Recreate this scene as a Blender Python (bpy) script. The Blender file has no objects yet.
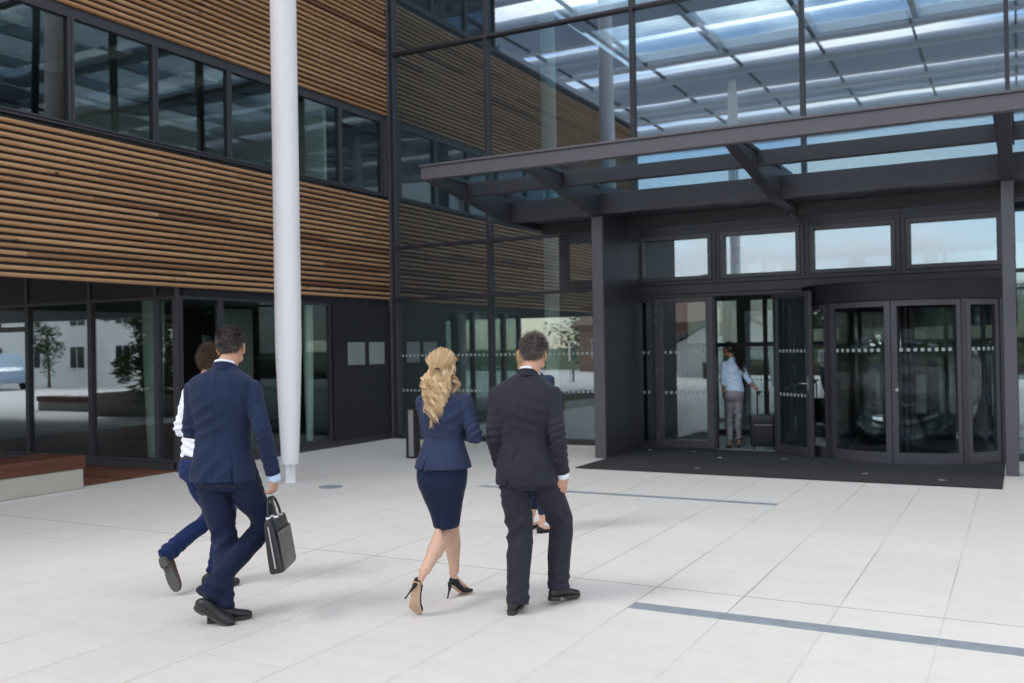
import bpy, math, random
import numpy as np
from mathutils import Vector, Matrix
random.seed(7); RNG = np.random.default_rng(7)
PI = math.pi
scene = bpy.context.scene
COL = scene.collection

# ------------------------------------------------------------------ object helpers
def tag(o, label=None, cat=None, group=None, kind=None):
    if label: o['label'] = label
    if cat: o['category'] = cat
    if group: o['group'] = group
    if kind: o['kind'] = kind
    return o

def empty(name, loc=(0, 0, 0), rz=0.0, label=None, cat=None, group=None):
    o = bpy.data.objects.new(name, None); COL.objects.link(o)
    o.location = loc; o.rotation_euler = (0, 0, rz); o.empty_display_size = .2
    return tag(o, label, cat, group)

class MB:
    """collects faces and links them as one mesh object"""
    def __init__(s): s.v = []; s.f = []; s.tone = []; s.smooth = []
    def add(s, vs, fs, tone=.5, smooth=False):
        b = len(s.v); s.v += [tuple(map(float, v)) for v in vs]
        for f in fs:
            s.f.append(tuple(i + b for i in f)); s.tone.append(tone); s.smooth.append(smooth)
        return s
    def box(s, x0, x1, y0, y1, z0, z1, tone=.5):
        if x0 > x1: x0, x1 = x1, x0
        if y0 > y1: y0, y1 = y1, y0
        if z0 > z1: z0, z1 = z1, z0
        return s.add([(x0,y0,z0),(x1,y0,z0),(x1,y1,z0),(x0,y1,z0),(x0,y0,z1),(x1,y0,z1),(x1,y1,z1),(x0,y1,z1)],
            [(0,3,2,1),(4,5,6,7),(0,1,5,4),(1,2,6,5),(2,3,7,6),(3,0,4,7)], tone)
    def cbox(s, x0, x1, y0, y1, z0, z1, c=.006, tone=.5):
        """box with chamfered long edges"""
        m = MB(); 
        xs=(x0,x1); ys=(y0,y1); zs=(z0,z1); vs=[]; idx={}
        for i in range(2):
            for j in range(2):
                for k in range(2):
                    sx=1 if i==0 else -1; sy=1 if j==0 else -1; sz=1 if k==0 else -1
                    for a in range(3):
                        d=[sx*c,sy*c,sz*c]; d[a]=0
                        idx[(i,j,k,a)]=len(vs); vs.append((xs[i]+d[0],ys[j]+d[1],zs[k]+d[2]))
        F=[]
        F+= [[idx[(i,0,0,0)],idx[(i,1,0,0)],idx[(i,1,1,0)],idx[(i,0,1,0)]][::(-1 if i==0 else 1)] for i in range(2)]
        F+= [[idx[(0,j,0,1)],idx[(0,j,1,1)],idx[(1,j,1,1)],idx[(1,j,0,1)]][::(-1 if j==0 else 1)] for j in range(2)]
        F+= [[idx[(0,0,k,2)],idx[(1,0,k,2)],idx[(1,1,k,2)],idx[(0,1,k,2)]][::(-1 if k==0 else 1)] for k in range(2)]
        for i in range(2):
            for j in range(2): F.append([idx[(i,j,0,0)],idx[(i,j,1,0)],idx[(i,j,1,1)],idx[(i,j,0,1)]])
            for k in range(2): F.append([idx[(i,0,k,0)],idx[(i,1,k,0)],idx[(i,1,k,2)],idx[(i,0,k,2)]])
        for j in range(2):
            for k in range(2): F.append([idx[(0,j,k,1)],idx[(1,j,k,1)],idx[(1,j,k,2)],idx[(0,j,k,2)]])
        for i in range(2):
            for j in range(2):
                for k in range(2): F.append([idx[(i,j,k,a)] for a in range(3)])
        return s.add(vs, F, tone)
    def prism(s, poly, z0, z1, tone=.5):
        n=len(poly); vs=[(x,y,z0) for x,y in poly]+[(x,y,z1) for x,y in poly]
        fs=[tuple(range(n))[::-1],tuple(range(n,2*n))]+[(i,(i+1)%n,n+(i+1)%n,n+i) for i in range(n)]
        return s.add(vs, fs, tone)
    def extr(s, prof, axis, a, b, tone=.5, smooth=False):
        """extrude a 2-D profile along axis 0/1/2 between a and b"""
        n=len(prof)
        def P(p,t):
            return {0:(t,p[0],p[1]),1:(p[0],t,p[1]),2:(p[0],p[1],t)}[axis]
        vs=[P(p,a) for p in prof]+[P(p,b) for p in prof]
        s.add(vs, [(i,(i+1)%n,n+(i+1)%n,n+i) for i in range(n)], tone, smooth)
        return s.add(vs, [tuple(range(n))[::-1],tuple(range(n,2*n))], tone)
    def tube(s, pts, rad, n=10, tone=.5, smooth=True, cap=True):
        pts=[Vector(p) for p in pts]
        if not hasattr(rad,'__len__'): rad=[rad]*len(pts)
        vs=[]; 
        t=(pts[1]-pts[0]).normalized(); ref=Vector((0,0,1)) if abs(t.z)<.9 else Vector((1,0,0))
        u=t.cross(ref).normalized()
        for i,p in enumerate(pts):
            a=pts[max(i-1,0)]; b=pts[min(i+1,len(pts)-1)]; t=(b-a).normalized()
            u=(u-t*u.dot(t)).normalized(); w=t.cross(u)
            for k in range(n):
                q=p+(u*math.cos(2*PI*k/n)+w*math.sin(2*PI*k/n))*rad[i]; vs.append(q)
        fs=[(i*n+k,i*n+(k+1)%n,(i+1)*n+(k+1)%n,(i+1)*n+k) for i in range(len(pts)-1) for k in range(n)]
        s.add(vs, fs, tone, smooth)
        if cap: s.add(vs, [tuple(range(n))[::-1],tuple(range(len(vs)-n,len(vs)))], tone)
        return s
    def lathe(s, prof, cx=0, cy=0, n=40, tone=.5):
        vs=[(cx+r*math.cos(2*PI*k/n),cy+r*math.sin(2*PI*k/n),z) for r,z in prof for k in range(n)]
        fs=[(i*n+k,i*n+(k+1)%n,(i+1)*n+(k+1)%n,(i+1)*n+k) for i in range(len(prof)-1) for k in range(n)]
        s.add(vs, fs, tone, True)
        return s.add(vs, [tuple(range(n))[::-1],tuple(range(len(vs)-n,len(vs)))], tone)
    def build(s, name, mat=None, parent=None, loc=None):
        me=bpy.data.meshes.new(name); me.from_pydata(s.v,[],s.f)
        if len(set(s.tone))>1:
            at=me.attributes.new('tone','FLOAT','FACE'); at.data.foreach_set('value',s.tone)
        me.polygons.foreach_set('use_smooth',s.smooth)
        me.update()
        o=bpy.data.objects.new(name,me); COL.objects.link(o)
        if mat: me.materials.append(mat)
        if parent: o.parent=parent
        if loc: o.location=loc
        return o

def frame(mb, axis, p0, p1, a0, a1, z0, z1, w, wb=None, wt=None):
    """window frame: axis 0 = lies in a plane of constant x (p0..p1), spans y a0..a1; axis 1 the other way"""
    wb = w if wb is None else wb; wt = w if wt is None else wt
    def B(a,b,c,d):
        if axis==0: mb.cbox(p0,p1,a,b,c,d,.004)
        else: mb.cbox(a,b,p0,p1,c,d,.004)
    B(a0,a0+w,z0,z1); B(a1-w,a1,z0,z1); B(a0+w,a1-w,z0,z0+wb); B(a0+w,a1-w,z1-wt,z1)

# ------------------------------------------------------------------ materials
def new_mat(name):
    m=bpy.data.materials.new(name); m.use_nodes=True
    nt=m.node_tree; nt.nodes.clear()
    return m, nt, nt.nodes, nt.links
def N(nt, typ, **kw):
    n=nt.nodes.new(typ)
    for k,v in kw.items():
        if k.startswith('i_'):
            key=k[2:]; 
            n.inputs[int(key) if key.isdigit() else key.replace('_',' ')].default_value=v
        else: setattr(n,k,v)
    return n
def mixc(nt, fac, a, b, blend='MIX'):
    n=nt.nodes.new('ShaderNodeMix'); n.data_type='RGBA'; n.blend_type=blend
    for s,v in ((0,fac),(6,a),(7,b)):
        if hasattr(v,'is_linked') or hasattr(v,'links'): nt.links.new(v,n.inputs[s])
        else: n.inputs[s].default_value=v if s==0 else (*v[:3],1)
    return n.outputs[2]
def math_(nt, op, a, b=None, c=None):
    n=nt.nodes.new('ShaderNodeMath'); n.operation=op
    for i,v in enumerate((a,b,c)):
        if v is None: continue
        if hasattr(v,'links'): nt.links.new(v,n.inputs[i])
        else: n.inputs[i].default_value=v
    return n.outputs[0]
def noise(nt, scale, detail=3, rough=.5, coord='Object', vscale=None, dist=0):
    tc=nt.nodes.new('ShaderNodeTexCoord'); out=tc.outputs[coord]
    if vscale:
        mp=nt.nodes.new('ShaderNodeMapping'); mp.inputs['Scale'].default_value=vscale
        nt.links.new(out,mp.inputs[0]); out=mp.outputs[0]
    n=nt.nodes.new('ShaderNodeTexNoise'); n.inputs['Scale'].default_value=scale
    n.inputs['Detail'].default_value=detail; n.inputs['Roughness'].default_value=rough; n.inputs['Distortion'].default_value=dist
    nt.links.new(out,n.inputs['Vector']); return n.outputs['Fac']
def ramp(nt, fac, stops):
    r=nt.nodes.new('ShaderNodeValToRGB'); e=r.color_ramp.elements
    while len(e)<len(stops): e.new(.5)
    for i,(p,c) in enumerate(stops):
        e[i].position=p; e[i].color=(*c,1) if hasattr(c,'__len__') else (c,c,c,1)
    nt.links.new(fac,r.inputs[0]); return r.outputs[0]
def pbsdf(nt, col, rough=.5, metal=0.0, bump=None, bstr=.3, bdist=.01, spec=.5, sheen=0):
    p=nt.nodes.new('ShaderNodeBsdfPrincipled'); o=nt.nodes.new('ShaderNodeOutputMaterial')
    for k,v in (('Base Color',col),('Roughness',rough),('Metallic',metal),('Specular IOR Level',spec),('Sheen Weight',sheen)):
        if hasattr(v,'links'): nt.links.new(v,p.inputs[k])
        else: p.inputs[k].default_value=(*v,1) if hasattr(v,'__len__') else v
    if bump is not None:
        b=nt.nodes.new('ShaderNodeBump'); b.inputs['Strength'].default_value=bstr; b.inputs['Distance'].default_value=bdist
        nt.links.new(bump,b.inputs['Height']); nt.links.new(b.outputs[0],p.inputs['Normal'])
    nt.links.new(p.outputs[0],o.inputs[0]); return p
def simple(name, col, rough=.5, metal=0.0, var=.12, nscale=6, bscale=None, bstr=.15, bdist=.004, spec=.5, sheen=0, coord='Object'):
    m,nt,_,_=new_mat(name)
    f=noise(nt,nscale,4,.6,coord)
    c=mixc(nt,f,[v*(1-var) for v in col],[min(1,v*(1+var)) for v in col])
    f2=noise(nt,nscale*3.1,3,.6,coord)
    r=math_(nt,'ADD',math_(nt,'MULTIPLY',f2,.16),rough-.08)
    b=noise(nt,bscale,3,.6,coord) if bscale else None
    pbsdf(nt,c,r,metal,b,bstr,bdist,spec,sheen); return m

M={}
M['anthracite']=simple('anthracite_paint',(.034,.033,.043),.45,var=.14,nscale=2.5,bscale=220,bstr=.08,bdist=.001)
M['anthracite_light']=simple('canopy_paint',(.085,.079,.094),.40,var=.10,nscale=1.3,bscale=260,bstr=.08,bdist=.001)
M['door_paint']=simple('door_frame_paint',(.060,.057,.069),.42,var=.12,nscale=2.2)
M['gasket']=simple('black_gasket',(.012,.012,.014),.5)
M['panel_dark']=simple('dark_wall_panel',(.020,.019,.025),.50,var=.15,nscale=1.2,spec=.25)
M['white_steel']=simple('white_painted_steel',(.80,.79,.82),.38,var=.03,nscale=2.2,bscale=60,bstr=.04,bdist=.002)
M['steel']=simple('brushed_steel',(.42,.42,.43),.45,metal=1.0,var=.1,nscale=8)
M['plaque']=simple('brushed_plaque',(.42,.45,.46),.38,metal=.8,var=.1,nscale=12)
def plaque_mat():
    m,nt,nd,lk=new_mat('engraved_plaque'); tc=nd.new('ShaderNodeTexCoord'); sp=nd.new('ShaderNodeSeparateXYZ'); lk.new(tc.outputs['Object'],sp.inputs[0])
    r=math_(nt,'FRACT',math_(nt,'MULTIPLY',sp.outputs[2],26)); row=math_(nt,'LESS_THAN',r,.42)
    w=noise(nt,30,2,.7,vscale=(0,1,.9)); on=math_(nt,'MULTIPLY',row,math_(nt,'GREATER_THAN',w,.47))
    c=mixc(nt,math_(nt,'MULTIPLY',on,.35),(.36,.38,.39),(.08,.08,.09)); pbsdf(nt,c,.35,.8); return m
M['plaque']=plaque_mat()
M['concrete']=simple('cast_concrete',(.42,.40,.35),.85,var=.16,nscale=3.5,bscale=40,bstr=.3,bdist=.004)
M['soffit']=simple('dark_soffit',(.035,.035,.04),.7)
M['roof_steel']=simple('roof_steel',(.42,.46,.52),.5,var=.05,nscale=.7)
M['roof_louvre']=simple('roof_louvre',(.24,.29,.36),.6,var=.05,nscale=.7)
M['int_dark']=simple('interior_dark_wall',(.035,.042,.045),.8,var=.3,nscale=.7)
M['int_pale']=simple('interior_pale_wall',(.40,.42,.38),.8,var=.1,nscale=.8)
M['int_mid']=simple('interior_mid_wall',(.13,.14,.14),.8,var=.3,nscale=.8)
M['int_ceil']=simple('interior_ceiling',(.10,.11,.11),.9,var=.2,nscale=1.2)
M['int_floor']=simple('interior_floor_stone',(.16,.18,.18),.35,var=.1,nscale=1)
M['int_col']=simple('interior_column_plaster',(.62,.68,.62),.7,var=.04,nscale=2)
M['mat_rubber']=simple('entrance_mat_fibre',(.028,.028,.033),.95,var=.35,nscale=30,bscale=320,bstr=.8,bdist=.006)
M['drain']=simple('drain_steel',(.24,.275,.31),.6,metal=.1,var=.28,nscale=9,bscale=160,bstr=.3,bdist=.002)
M['paper']=simple('paper_bit',(.65,.62,.56),.9)
def dot_mat():
    m,nt,nd,lk=new_mat('frosted_marking'); tc=nd.new('ShaderNodeTexCoord'); sp=nd.new('ShaderNodeSeparateXYZ'); lk.new(tc.outputs['UV'],sp.inputs[0])
    f=math_(nt,'FRACT',math_(nt,'DIVIDE',sp.outputs[0],.088)); on=math_(nt,'LESS_THAN',f,.50)
    t=nd.new('ShaderNodeBsdfTransparent'); d=nd.new('ShaderNodeBsdfDiffuse'); d.inputs[0].default_value=(.50,.56,.56,1)
    mx=nd.new('ShaderNodeMixShader'); lk.new(math_(nt,'MULTIPLY',on,.8),mx.inputs[0]); lk.new(t.outputs[0],mx.inputs[1]); lk.new(d.outputs[0],mx.inputs[2])
    o=nd.new('ShaderNodeOutputMaterial'); lk.new(mx.outputs[0],o.inputs[0]); return m
M['dot']=dot_mat()
def dot_strip(pts,z,parent,h=.044):
    """adhesive film of frosted squares along a horizontal polyline"""
    me=bpy.data.meshes.new('marking'); n=len(pts); vs=[(x,y,z-h/2) for x,y in pts]+[(x,y,z+h/2) for x,y in pts]
    me.from_pydata(vs,[],[(i,i+1,n+i+1,n+i) for i in range(n-1)]); uv=me.uv_layers.new(name='UV'); d=[0]
    for i in range(n-1): d.append(d[-1]+math.dist(pts[i],pts[i+1]))
    for i in range(n-1):
        for k,u in enumerate((d[i],d[i+1],d[i+1],d[i])): uv.data[i*4+k].uv=(u+.002,0)
    me.materials.append(M['dot']); o=bpy.data.objects.new('marking',me); COL.objects.link(o); o.parent=parent; return o

# pavement: long slabs 0.605 m wide laid along Y, staggered cross joints
def pavement_mat():
    m,nt,nd,lk=new_mat('granite_slab_paving')
    tc=nd.new('ShaderNodeTexCoord'); sp=nd.new('ShaderNodeSeparateXYZ'); lk.new(tc.outputs['Object'],sp.inputs[0])
    X,Y=sp.outputs[0],sp.outputs[1]
    W=.605; L=1.21
    u=math_(nt,'DIVIDE',math_(nt,'SUBTRACT',X,8.80-W*40),W)
    iu=math_(nt,'FLOOR',u); fu=math_(nt,'SUBTRACT',u,iu)
    st=math_(nt,'MULTIPLY',math_(nt,'FRACT',math_(nt,'MULTIPLY',iu,.5)),1.0)
    v=math_(nt,'ADD',math_(nt,'DIVIDE',math_(nt,'SUBTRACT',Y,-8.48-L*40),L),st)
    iv=math_(nt,'FLOOR',v); fv=math_(nt,'SUBTRACT',v,iv)
    du=math_(nt,'MULTIPLY',math_(nt,'MINIMUM',fu,math_(nt,'SUBTRACT',1.0,fu)),W)
    dv=math_(nt,'MULTIPLY',math_(nt,'MINIMUM',fv,math_(nt,'SUBTRACT',1.0,fv)),L)
    cv=nd.new('ShaderNodeCombineXYZ'); lk.new(iu,cv.inputs[0]); lk.new(iv,cv.inputs[1])
    wn=nd.new('ShaderNodeTexWhiteNoise'); wn.noise_dimensions='2D'; lk.new(cv.outputs[0],wn.inputs['Vector'])
    # joint darkness varies: long joints strong, cross joints faint, a movement joint at y=-8.48
    jn=noise(nt,1.3,3,.6)
    cu=nd.new('ShaderNodeCombineXYZ'); lk.new(iu,cu.inputs[0])
    wj=nd.new('ShaderNodeTexWhiteNoise'); wj.noise_dimensions='2D'; lk.new(cu.outputs[0],wj.inputs['Vector'])
    def line(d,w):
        mr=N(nt,'ShaderNodeMapRange',interpolation_type='SMOOTHSTEP'); lk.new(d,mr.inputs[0])
        mr.inputs[1].default_value=w*.35; mr.inputs[2].default_value=w; mr.inputs[3].default_value=1; mr.inputs[4].default_value=0
        return mr.outputs[0]
    jw=noise(nt,.45,3,.6); ju=math_(nt,'MULTIPLY',line(du,.0060),math_(nt,'MAXIMUM',math_(nt,'MULTIPLY_ADD',jw,3.0,-1.0),.16))
    jv=math_(nt,'MULTIPLY',line(dv,.005),math_(nt,'MULTIPLY',jn,.45))
    mj=math_(nt,'MULTIPLY',line(math_(nt,'ABSOLUTE',math_(nt,'ADD',Y,8.48)),.008),math_(nt,'MULTIPLY_ADD',jn,1.4,.5))
    J=math_(nt,'MINIMUM',math_(nt,'MAXIMUM',math_(nt,'MAXIMUM',ju,jv),mj),1.0)
    base=mixc(nt,wn.outputs['Value'],(.60,.572,.540),(.655,.626,.596))
    big=noise(nt,.33,4,.6); base=mixc(nt,math_(nt,'MULTIPLY',big,.55),base,(.585,.553,.51))
    # faint warm stains in a few slabs
    stn=ramp(nt,noise(nt,.9,3,.6),[(.55,0.0),(.75,.50)])
    base=mixc(nt,stn,base,(.64,.58,.49))
    fine=noise(nt,170,3,.7); base=mixc(nt,ramp(nt,fine,[(.25,.0),(.75,.55)]),base,(.70,.68,.66),'MIX')
    spk=noise(nt,420,2,.8); base=mixc(nt,ramp(nt,spk,[(.56,0.0),(.66,.30)]),base,(.27,.26,.26))
    sm=noise(nt,4,5,.7); base=mixc(nt,ramp(nt,sm,[(.45,0.0),(.8,.16)]),base,(.34,.32,.30))
    col=mixc(nt,math_(nt,'MULTIPLY',J,.78),base,(.12,.11,.105))
    # brushed streaks along X, chewing-gum spots, grit gathered in the joints
    stk=noise(nt,1.6,4,.65,vscale=(.35,5.5,1)); col=mixc(nt,ramp(nt,stk,[(.42,0.0),(.72,.14)]),col,(.72,.70,.675))
    stk2=noise(nt,2.3,4,.65,vscale=(.5,6,1)); col=mixc(nt,ramp(nt,stk2,[(.50,0.0),(.80,.14)]),col,(.40,.372,.34))
    gv=nd.new('ShaderNodeTexVoronoi'); gv.inputs['Scale'].default_value=2.1; lk.new(tc.outputs['Object'],gv.inputs['Vector'])
    col=mixc(nt,ramp(nt,gv.outputs['Distance'],[(.018,.45),(.030,0.0)]),col,(.25,.235,.22))
    gj=noise(nt,26,3,.7); col=mixc(nt,math_(nt,'MULTIPLY',math_(nt,'MULTIPLY',line(du,.030),ramp(nt,gj,[(.50,0.0),(.75,.22)])),1.0),col,(.25,.235,.21))
    h=math_(nt,'ADD',math_(nt,'MULTIPLY',J,-1.0),math_(nt,'MULTIPLY',fine,.18))
    rr=math_(nt,'MULTIPLY_ADD',big,.2,.62)
    pbsdf(nt,col,rr,0,h,.45,.004,.35); return m
M['paving']=pavement_mat()

def wood_mat(name, c1, c2, c3, vs, use_tone=True, rough=.62):
    m,nt,nd,lk=new_mat(name)
    at=nd.new('ShaderNodeAttribute'); at.attribute_name='tone'; t=at.outputs['Fac']
    g=noise(nt,14,5,.65,vscale=vs,dist=.6)
    col=ramp(nt,t,[(0.0,c1),(.45,c2),(1.0,c3)]) if use_tone else ramp(nt,noise(nt,2,3,.5,vscale=vs),[(0.25,c1),(.5,c2),(.8,c3)])
    col=mixc(nt,ramp(nt,g,[(.35,.0),(.75,.55)]),col,[v*.55 for v in c2])
    kn=noise(nt,9,1,.3,vscale=(1,.6,1.4)); col=mixc(nt,ramp(nt,kn,[(.745,0.0),(.80,.85)]),col,(.045,.02,.01))
    pbsdf(nt,col,rough,0,g,.25,.003,.35); return m
M['slat']=wood_mat('larch_slats',(.15,.062,.032),(.42,.230,.115),(.60,.375,.205),(3,.25,6))
M['bench_wood']=wood_mat('reddish_bench_timber',(.065,.022,.014),(.115,.040,.023),(.16,.060,.034),(3,.4,6),False,.5)
M['deck_wood']=wood_mat('deck_timber',(.11,.042,.022),(.20,.078,.042),(.27,.11,.06),(.4,3,6),True,.6)

def glass_mat(name, refl=.3, tint=(.45,.56,.55), wav=.0022, gcol=(.86,.93,1.0), edge=.35):
    m,nt,nd,lk=new_mat(name)
    g=nd.new('ShaderNodeBsdfGlossy'); g.inputs['Roughness'].default_value=.0; g.inputs['Color'].default_value=(*gcol,1)
    t=nd.new('ShaderNodeBsdfTransparent'); t.inputs['Color'].default_value=(*tint,1)
    n=noise(nt,.62,2,.4,vscale=(1,1,.55)); b=nd.new('ShaderNodeBump'); b.inputs['Strength'].default_value=1; b.inputs['Distance'].default_value=wav
    lk.new(n,b.inputs['Height']); lk.new(b.outputs[0],g.inputs['Normal'])
    lw=nd.new('ShaderNodeLayerWeight'); lw.inputs['Blend'].default_value=.28
    fac=math_(nt,'MULTIPLY_ADD',lw.outputs['Facing'],edge,refl)
    fac=math_(nt,'MINIMUM',fac,.95)
    mx=nd.new('ShaderNodeMixShader'); lk.new(fac,mx.inputs[0]); lk.new(t.outputs[0],mx.inputs[1]); lk.new(g.outputs[0],mx.inputs[2])
    o=nd.new('ShaderNodeOutputMaterial'); lk.new(mx.outputs[0],o.inputs[0]); return m
M['glass']=glass_mat('facade_glass',.15,(.80,.87,.86),.0022,edge=.25)
M['glass_up']=glass_mat('coated_upper_glass',.27,(.66,.76,.80),.0022,edge=.20)
M['glass_win']=glass_mat('wing_window_glass',.05,(.80,.86,.85),.0040,edge=.10)
M['glass_in']=glass_mat('lobby_inner_glass',.38,(.42,.46,.46),.001,edge=.2)
M['glass_curve']=glass_mat('curved_door_glass',.015,(.84,.86,.855),0,edge=.10)
M['glass_roof']=glass_mat('canopy_roof_glass',.08,(.84,.93,.96),.001,edge=.15)

# ------------------------------------------------------------------ setting: ground
m=MB(); 
m.add([(-60,-46,0),(46,-46,0),(46,12,0),(-60,12,0)],[(0,1,2,3)])
pav=m.build('pavement',M['paving']); tag(pav,kind='structure')
def grass_mat():
    m,nt,_,_=new_mat('lawn'); f=noise(nt,.6,5,.7); f2=noise(nt,30,3,.7)
    c=mixc(nt,f,(.035,.065,.018),(.075,.105,.03)); c=mixc(nt,f2,c,(.03,.05,.015)); pbsdf(nt,c,.9,0,f2,.6,.03,.2); return m
M['lawn']=grass_mat()
m=MB(); m.add([(-900,-900,-.03),(900,-900,-.03),(900,900,-.03),(-900,900,-.03)],[(0,1,2,3)])
tag(m.build('ground',M['lawn']),kind='structure')
# timber deck in the recess
dk=MB(); y=-6.75
dk_rng=random.Random(3)
k=0
yy=-5.215
while yy>-12.6:
    dk.box(-7.5,-.10,yy-.138,yy,.004,.022,tone=dk_rng.random()); yy-=.144
tag(dk.build('deck',M['deck_wood']),kind='structure')

# drains, manhole, mat
def drain(x0,x1,y0,y1,label,seg):
    m=MB(); x=x0
    while x<x1-.01:
        xe=min(x+seg,x1); m.cbox(x+.002,xe-.002,y0,y1,-.02,.004,.002,tone=random.random()); x=xe
    m.box(x0,x1,y0-.006,y0-.001,-.02,.003); m.box(x0,x1,y1+.001,y1+.006,-.02,.003)
    tag(m.build('drain_channel',M['drain']),label,'drain')
drain(4.62,8.19,-4.84,-4.745,'long thin grey drain strip in the paving just before the entrance mat',.605)
drain(8.20,13.6,-9.055,-8.925,'wide grey steel drain strip across the paving at the lower right',.605)
m=MB(); m.lathe([(.145,-.02),(.145,.0035),(.14,.005),(.02,.005)],0,0,32); 
mh=m.build('drain_cover',M['drain'],loc=(2.94,-5.55,0)); tag(mh,'small round dark drain cover in the paving beside the white column','drain cover')
m=MB(); m.box(5.02,10.24,-2.87,-.06,.001,.016); 
tag(m.build('entrance_mat',M['mat_rubber']),'large dark charcoal entrance mat in front of the doors','doormat')
lr=random.Random(5)
for k,(x,y,lb) in enumerate([(5.25,-.52,'pale paper scrap on the mat at the foot of the fin wall'),(5.95,-.50,'pale paper scrap on the mat before the closed door'),
        (6.55,-1.15,'pale scrap on the mat below the open doorway'),(6.6,-2.4,'pale scrap near the front edge of the mat, left half'),
        (8.7,-2.2,'pale scrap on the mat below the revolving door'),(9.6,-2.45,'pale scrap at the mat front near the right post'),(7.45,-1.0,'pale scrap on the mat below the open leaf')]):
    m=MB(); n=7; pts=[(math.cos(2*PI*i/n)*lr.uniform(.02,.04)*1.3,math.sin(2*PI*i/n)*lr.uniform(.012,.03),.018+lr.uniform(0,.008)) for i in range(n)]
    bot=[(p[0],p[1],p[2]-.002) for p in pts]
    m.add(pts+bot,[tuple(range(n)),tuple(range(n,2*n))[::-1]]+[(i,n+i,n+(i+1)%n,(i+1)%n) for i in range(n)])
    tag(m.build('paper_scrap',M['paper'],loc=(x,y,0)),lb,'litter','pale scraps on the mat')

# bench: concrete plinth with timber top
b=empty('bench',(0,-6.83,0),0,'long concrete bench with reddish brown timber top at the left edge','bench')
m=MB(); m.cbox(-.62,.06,-3.4,0,0,.255,.012); m.build('plinth',M['concrete'],b)
m=MB()
for i in range(5): m.cbox(-.65+i*.145,-.65+i*.145+.138,-3.43,.02,.275,.325,.008,tone=lr.random())
m.cbox(.035,.07,-3.43,.022,.258,.418,.006); m.cbox(-.65,-.62,-3.43,.022,.258,.418,.006)
m.box(-.6,.034,-3.40,.0,.326,.412)
m.build('seat',M['bench_wood'],b)

# bollard / ash post
b=empty('bollard',(2.16,-2.62,0),0,'slim dark bollard with pale steel face beside the blonde woman','bollard')
m=MB(); m.cbox(-.085,.085,-.06,.09,0,.76,.006); m.build('post',M['gasket'],b)
m=MB(); m.cbox(-.025,.06,-.072,-.061,.03,.745,.003); m.build('steel_plate',M['steel'],b)
m=MB(); m.tube([(.012,-.078,.70),(.012,-.0725,.70)],.010,12); m.build('lock',M['gasket'],b)

# white columns
def column(x,y,label,H=10.4,proto=[None]):
    c=empty('white_column',(x,y,0),0,label,'column','white roof columns')
    if proto[0] is None:
        m=MB(); prof=[(.106,.235),(.108,.24)]
        for i in range(9): t=i/8; prof.append((.108+(.166-.108)*(t**.85),.25+t*1.45))
        prof+= [(.167,1.75),(.167,H-.6),(.12,H)]
        s1=m.build('shaft',M['white_steel'],c)
        m=MB(); m.lathe([(.180,3.0),(.1808,3.002)],0,0,40)
        m=MB()
        for a in (0,PI/2):
            ca,sa=math.cos(a),math.sin(a); 
            P=[(-.075,-.011),(.075,-.011),(.075,.011),(-.075,.011)]
            m.prism([(p[0]*ca-p[1]*sa,p[0]*sa+p[1]*ca) for p in P],.018,.232)
        s2=m.build('foot_plate',M['white_steel'],c)
        m=MB(); m.lathe([(.088,.001),(.088,.016),(.02,.018)],0,0,32); s3=m.build('base_plate',M['white_steel'],c)
        proto[0]=(prof,s2,s3); MBm=MB().lathe(prof,0,0,48); me=MBm.build('shaft',M['white_steel']); 
        s1.data=me.data; bpy.data.objects.remove(me); proto[0]=(s1,s2,s3)
    else:
        for p in proto[0]:
            q=p.copy(); COL.objects.link(q); q.parent=c
    return c
column(2.165,-5.40,'tall white tapered column standing on the paving beside the navy-suited man')
column(2.15,-16.4,'tall white column behind the camera seen only in window reflections')
column(13.2,-16.4,'tall white column at the far side of the court seen only in reflections')
column(13.2,-24.5,'tall white rear column at the far side of the court seen only in reflections')
EXPOSURE = 1.27
# ================================================================== left office wing
wing=empty('office_wing',(0,0,0),0,'timber slatted office wing with ribbon windows on the left','building')
SL=random.Random(11)
PITCH=.0868
def slat_band(name,z0,z1,ya=-13.0,yb=-.12,x=0.0):
    m=MB(); z=z0+.004
    while z+.050<z1+.01:
        prof=[(x-.055,z),(x-.020,z),(x-.007,z+.006),(x,z+.018),(x,z+.030),(x-.006,z+.043),(x-.020,z+.051),(x-.055,z+.051)]
        y=ya-SL.uniform(0,2.5)
        while y<yb:
            L=SL.choice([2.4,3.0,3.6,4.2]); a=max(y,ya); e=min(y+L,yb)
            r=SL.random(); t=SL.uniform(.36,.82) if r>.09 else SL.uniform(.02,.28)
            if e-a>.05: m.extr([(p[0]+SL.uniform(-.0015,.0015) if 0 else p[0],p[1]) for p in prof],1,a+.0015,e-.0015,tone=t)
            y+=L
        z+=PITCH
    return m.build(name,M['slat'],wing)
slat_band('slat_cladding',2.61,4.535); slat_band('slat_cladding',6.085,8.38)
# backing, roof, soffit
m=MB(); m.box(-.09,-.056,-13,-.1,2.62,4.53); m.box(-.09,-.056,-13,-.1,6.06,8.42); m.build('backing_board',M['gasket'],wing)
m=MB(); m.box(-26,-.095,-12.99,-4.9,3.0,3.05); m.build('soffit',M['soffit'],wing)
m=MB(); m.box(-26,0,-13.1,-13.0,2.64,8.4); m.build('end_wall',M['roof_steel'],wing)
m=MB(); m.box(-26,.04,-13.1,-4.2,8.475,8.6); m.build('roof_slab',M['roof_steel'],wing)
m=MB(); m.box(-9,.04,-4.2,0,10.0,10.3); m.build('roof_slab',M['roof_steel'],wing)
m=MB(); m.box(-9,-.05,-4.2,-4.15,8.6,10.0); m.build('end_wall',M['anthracite'],wing)
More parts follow.
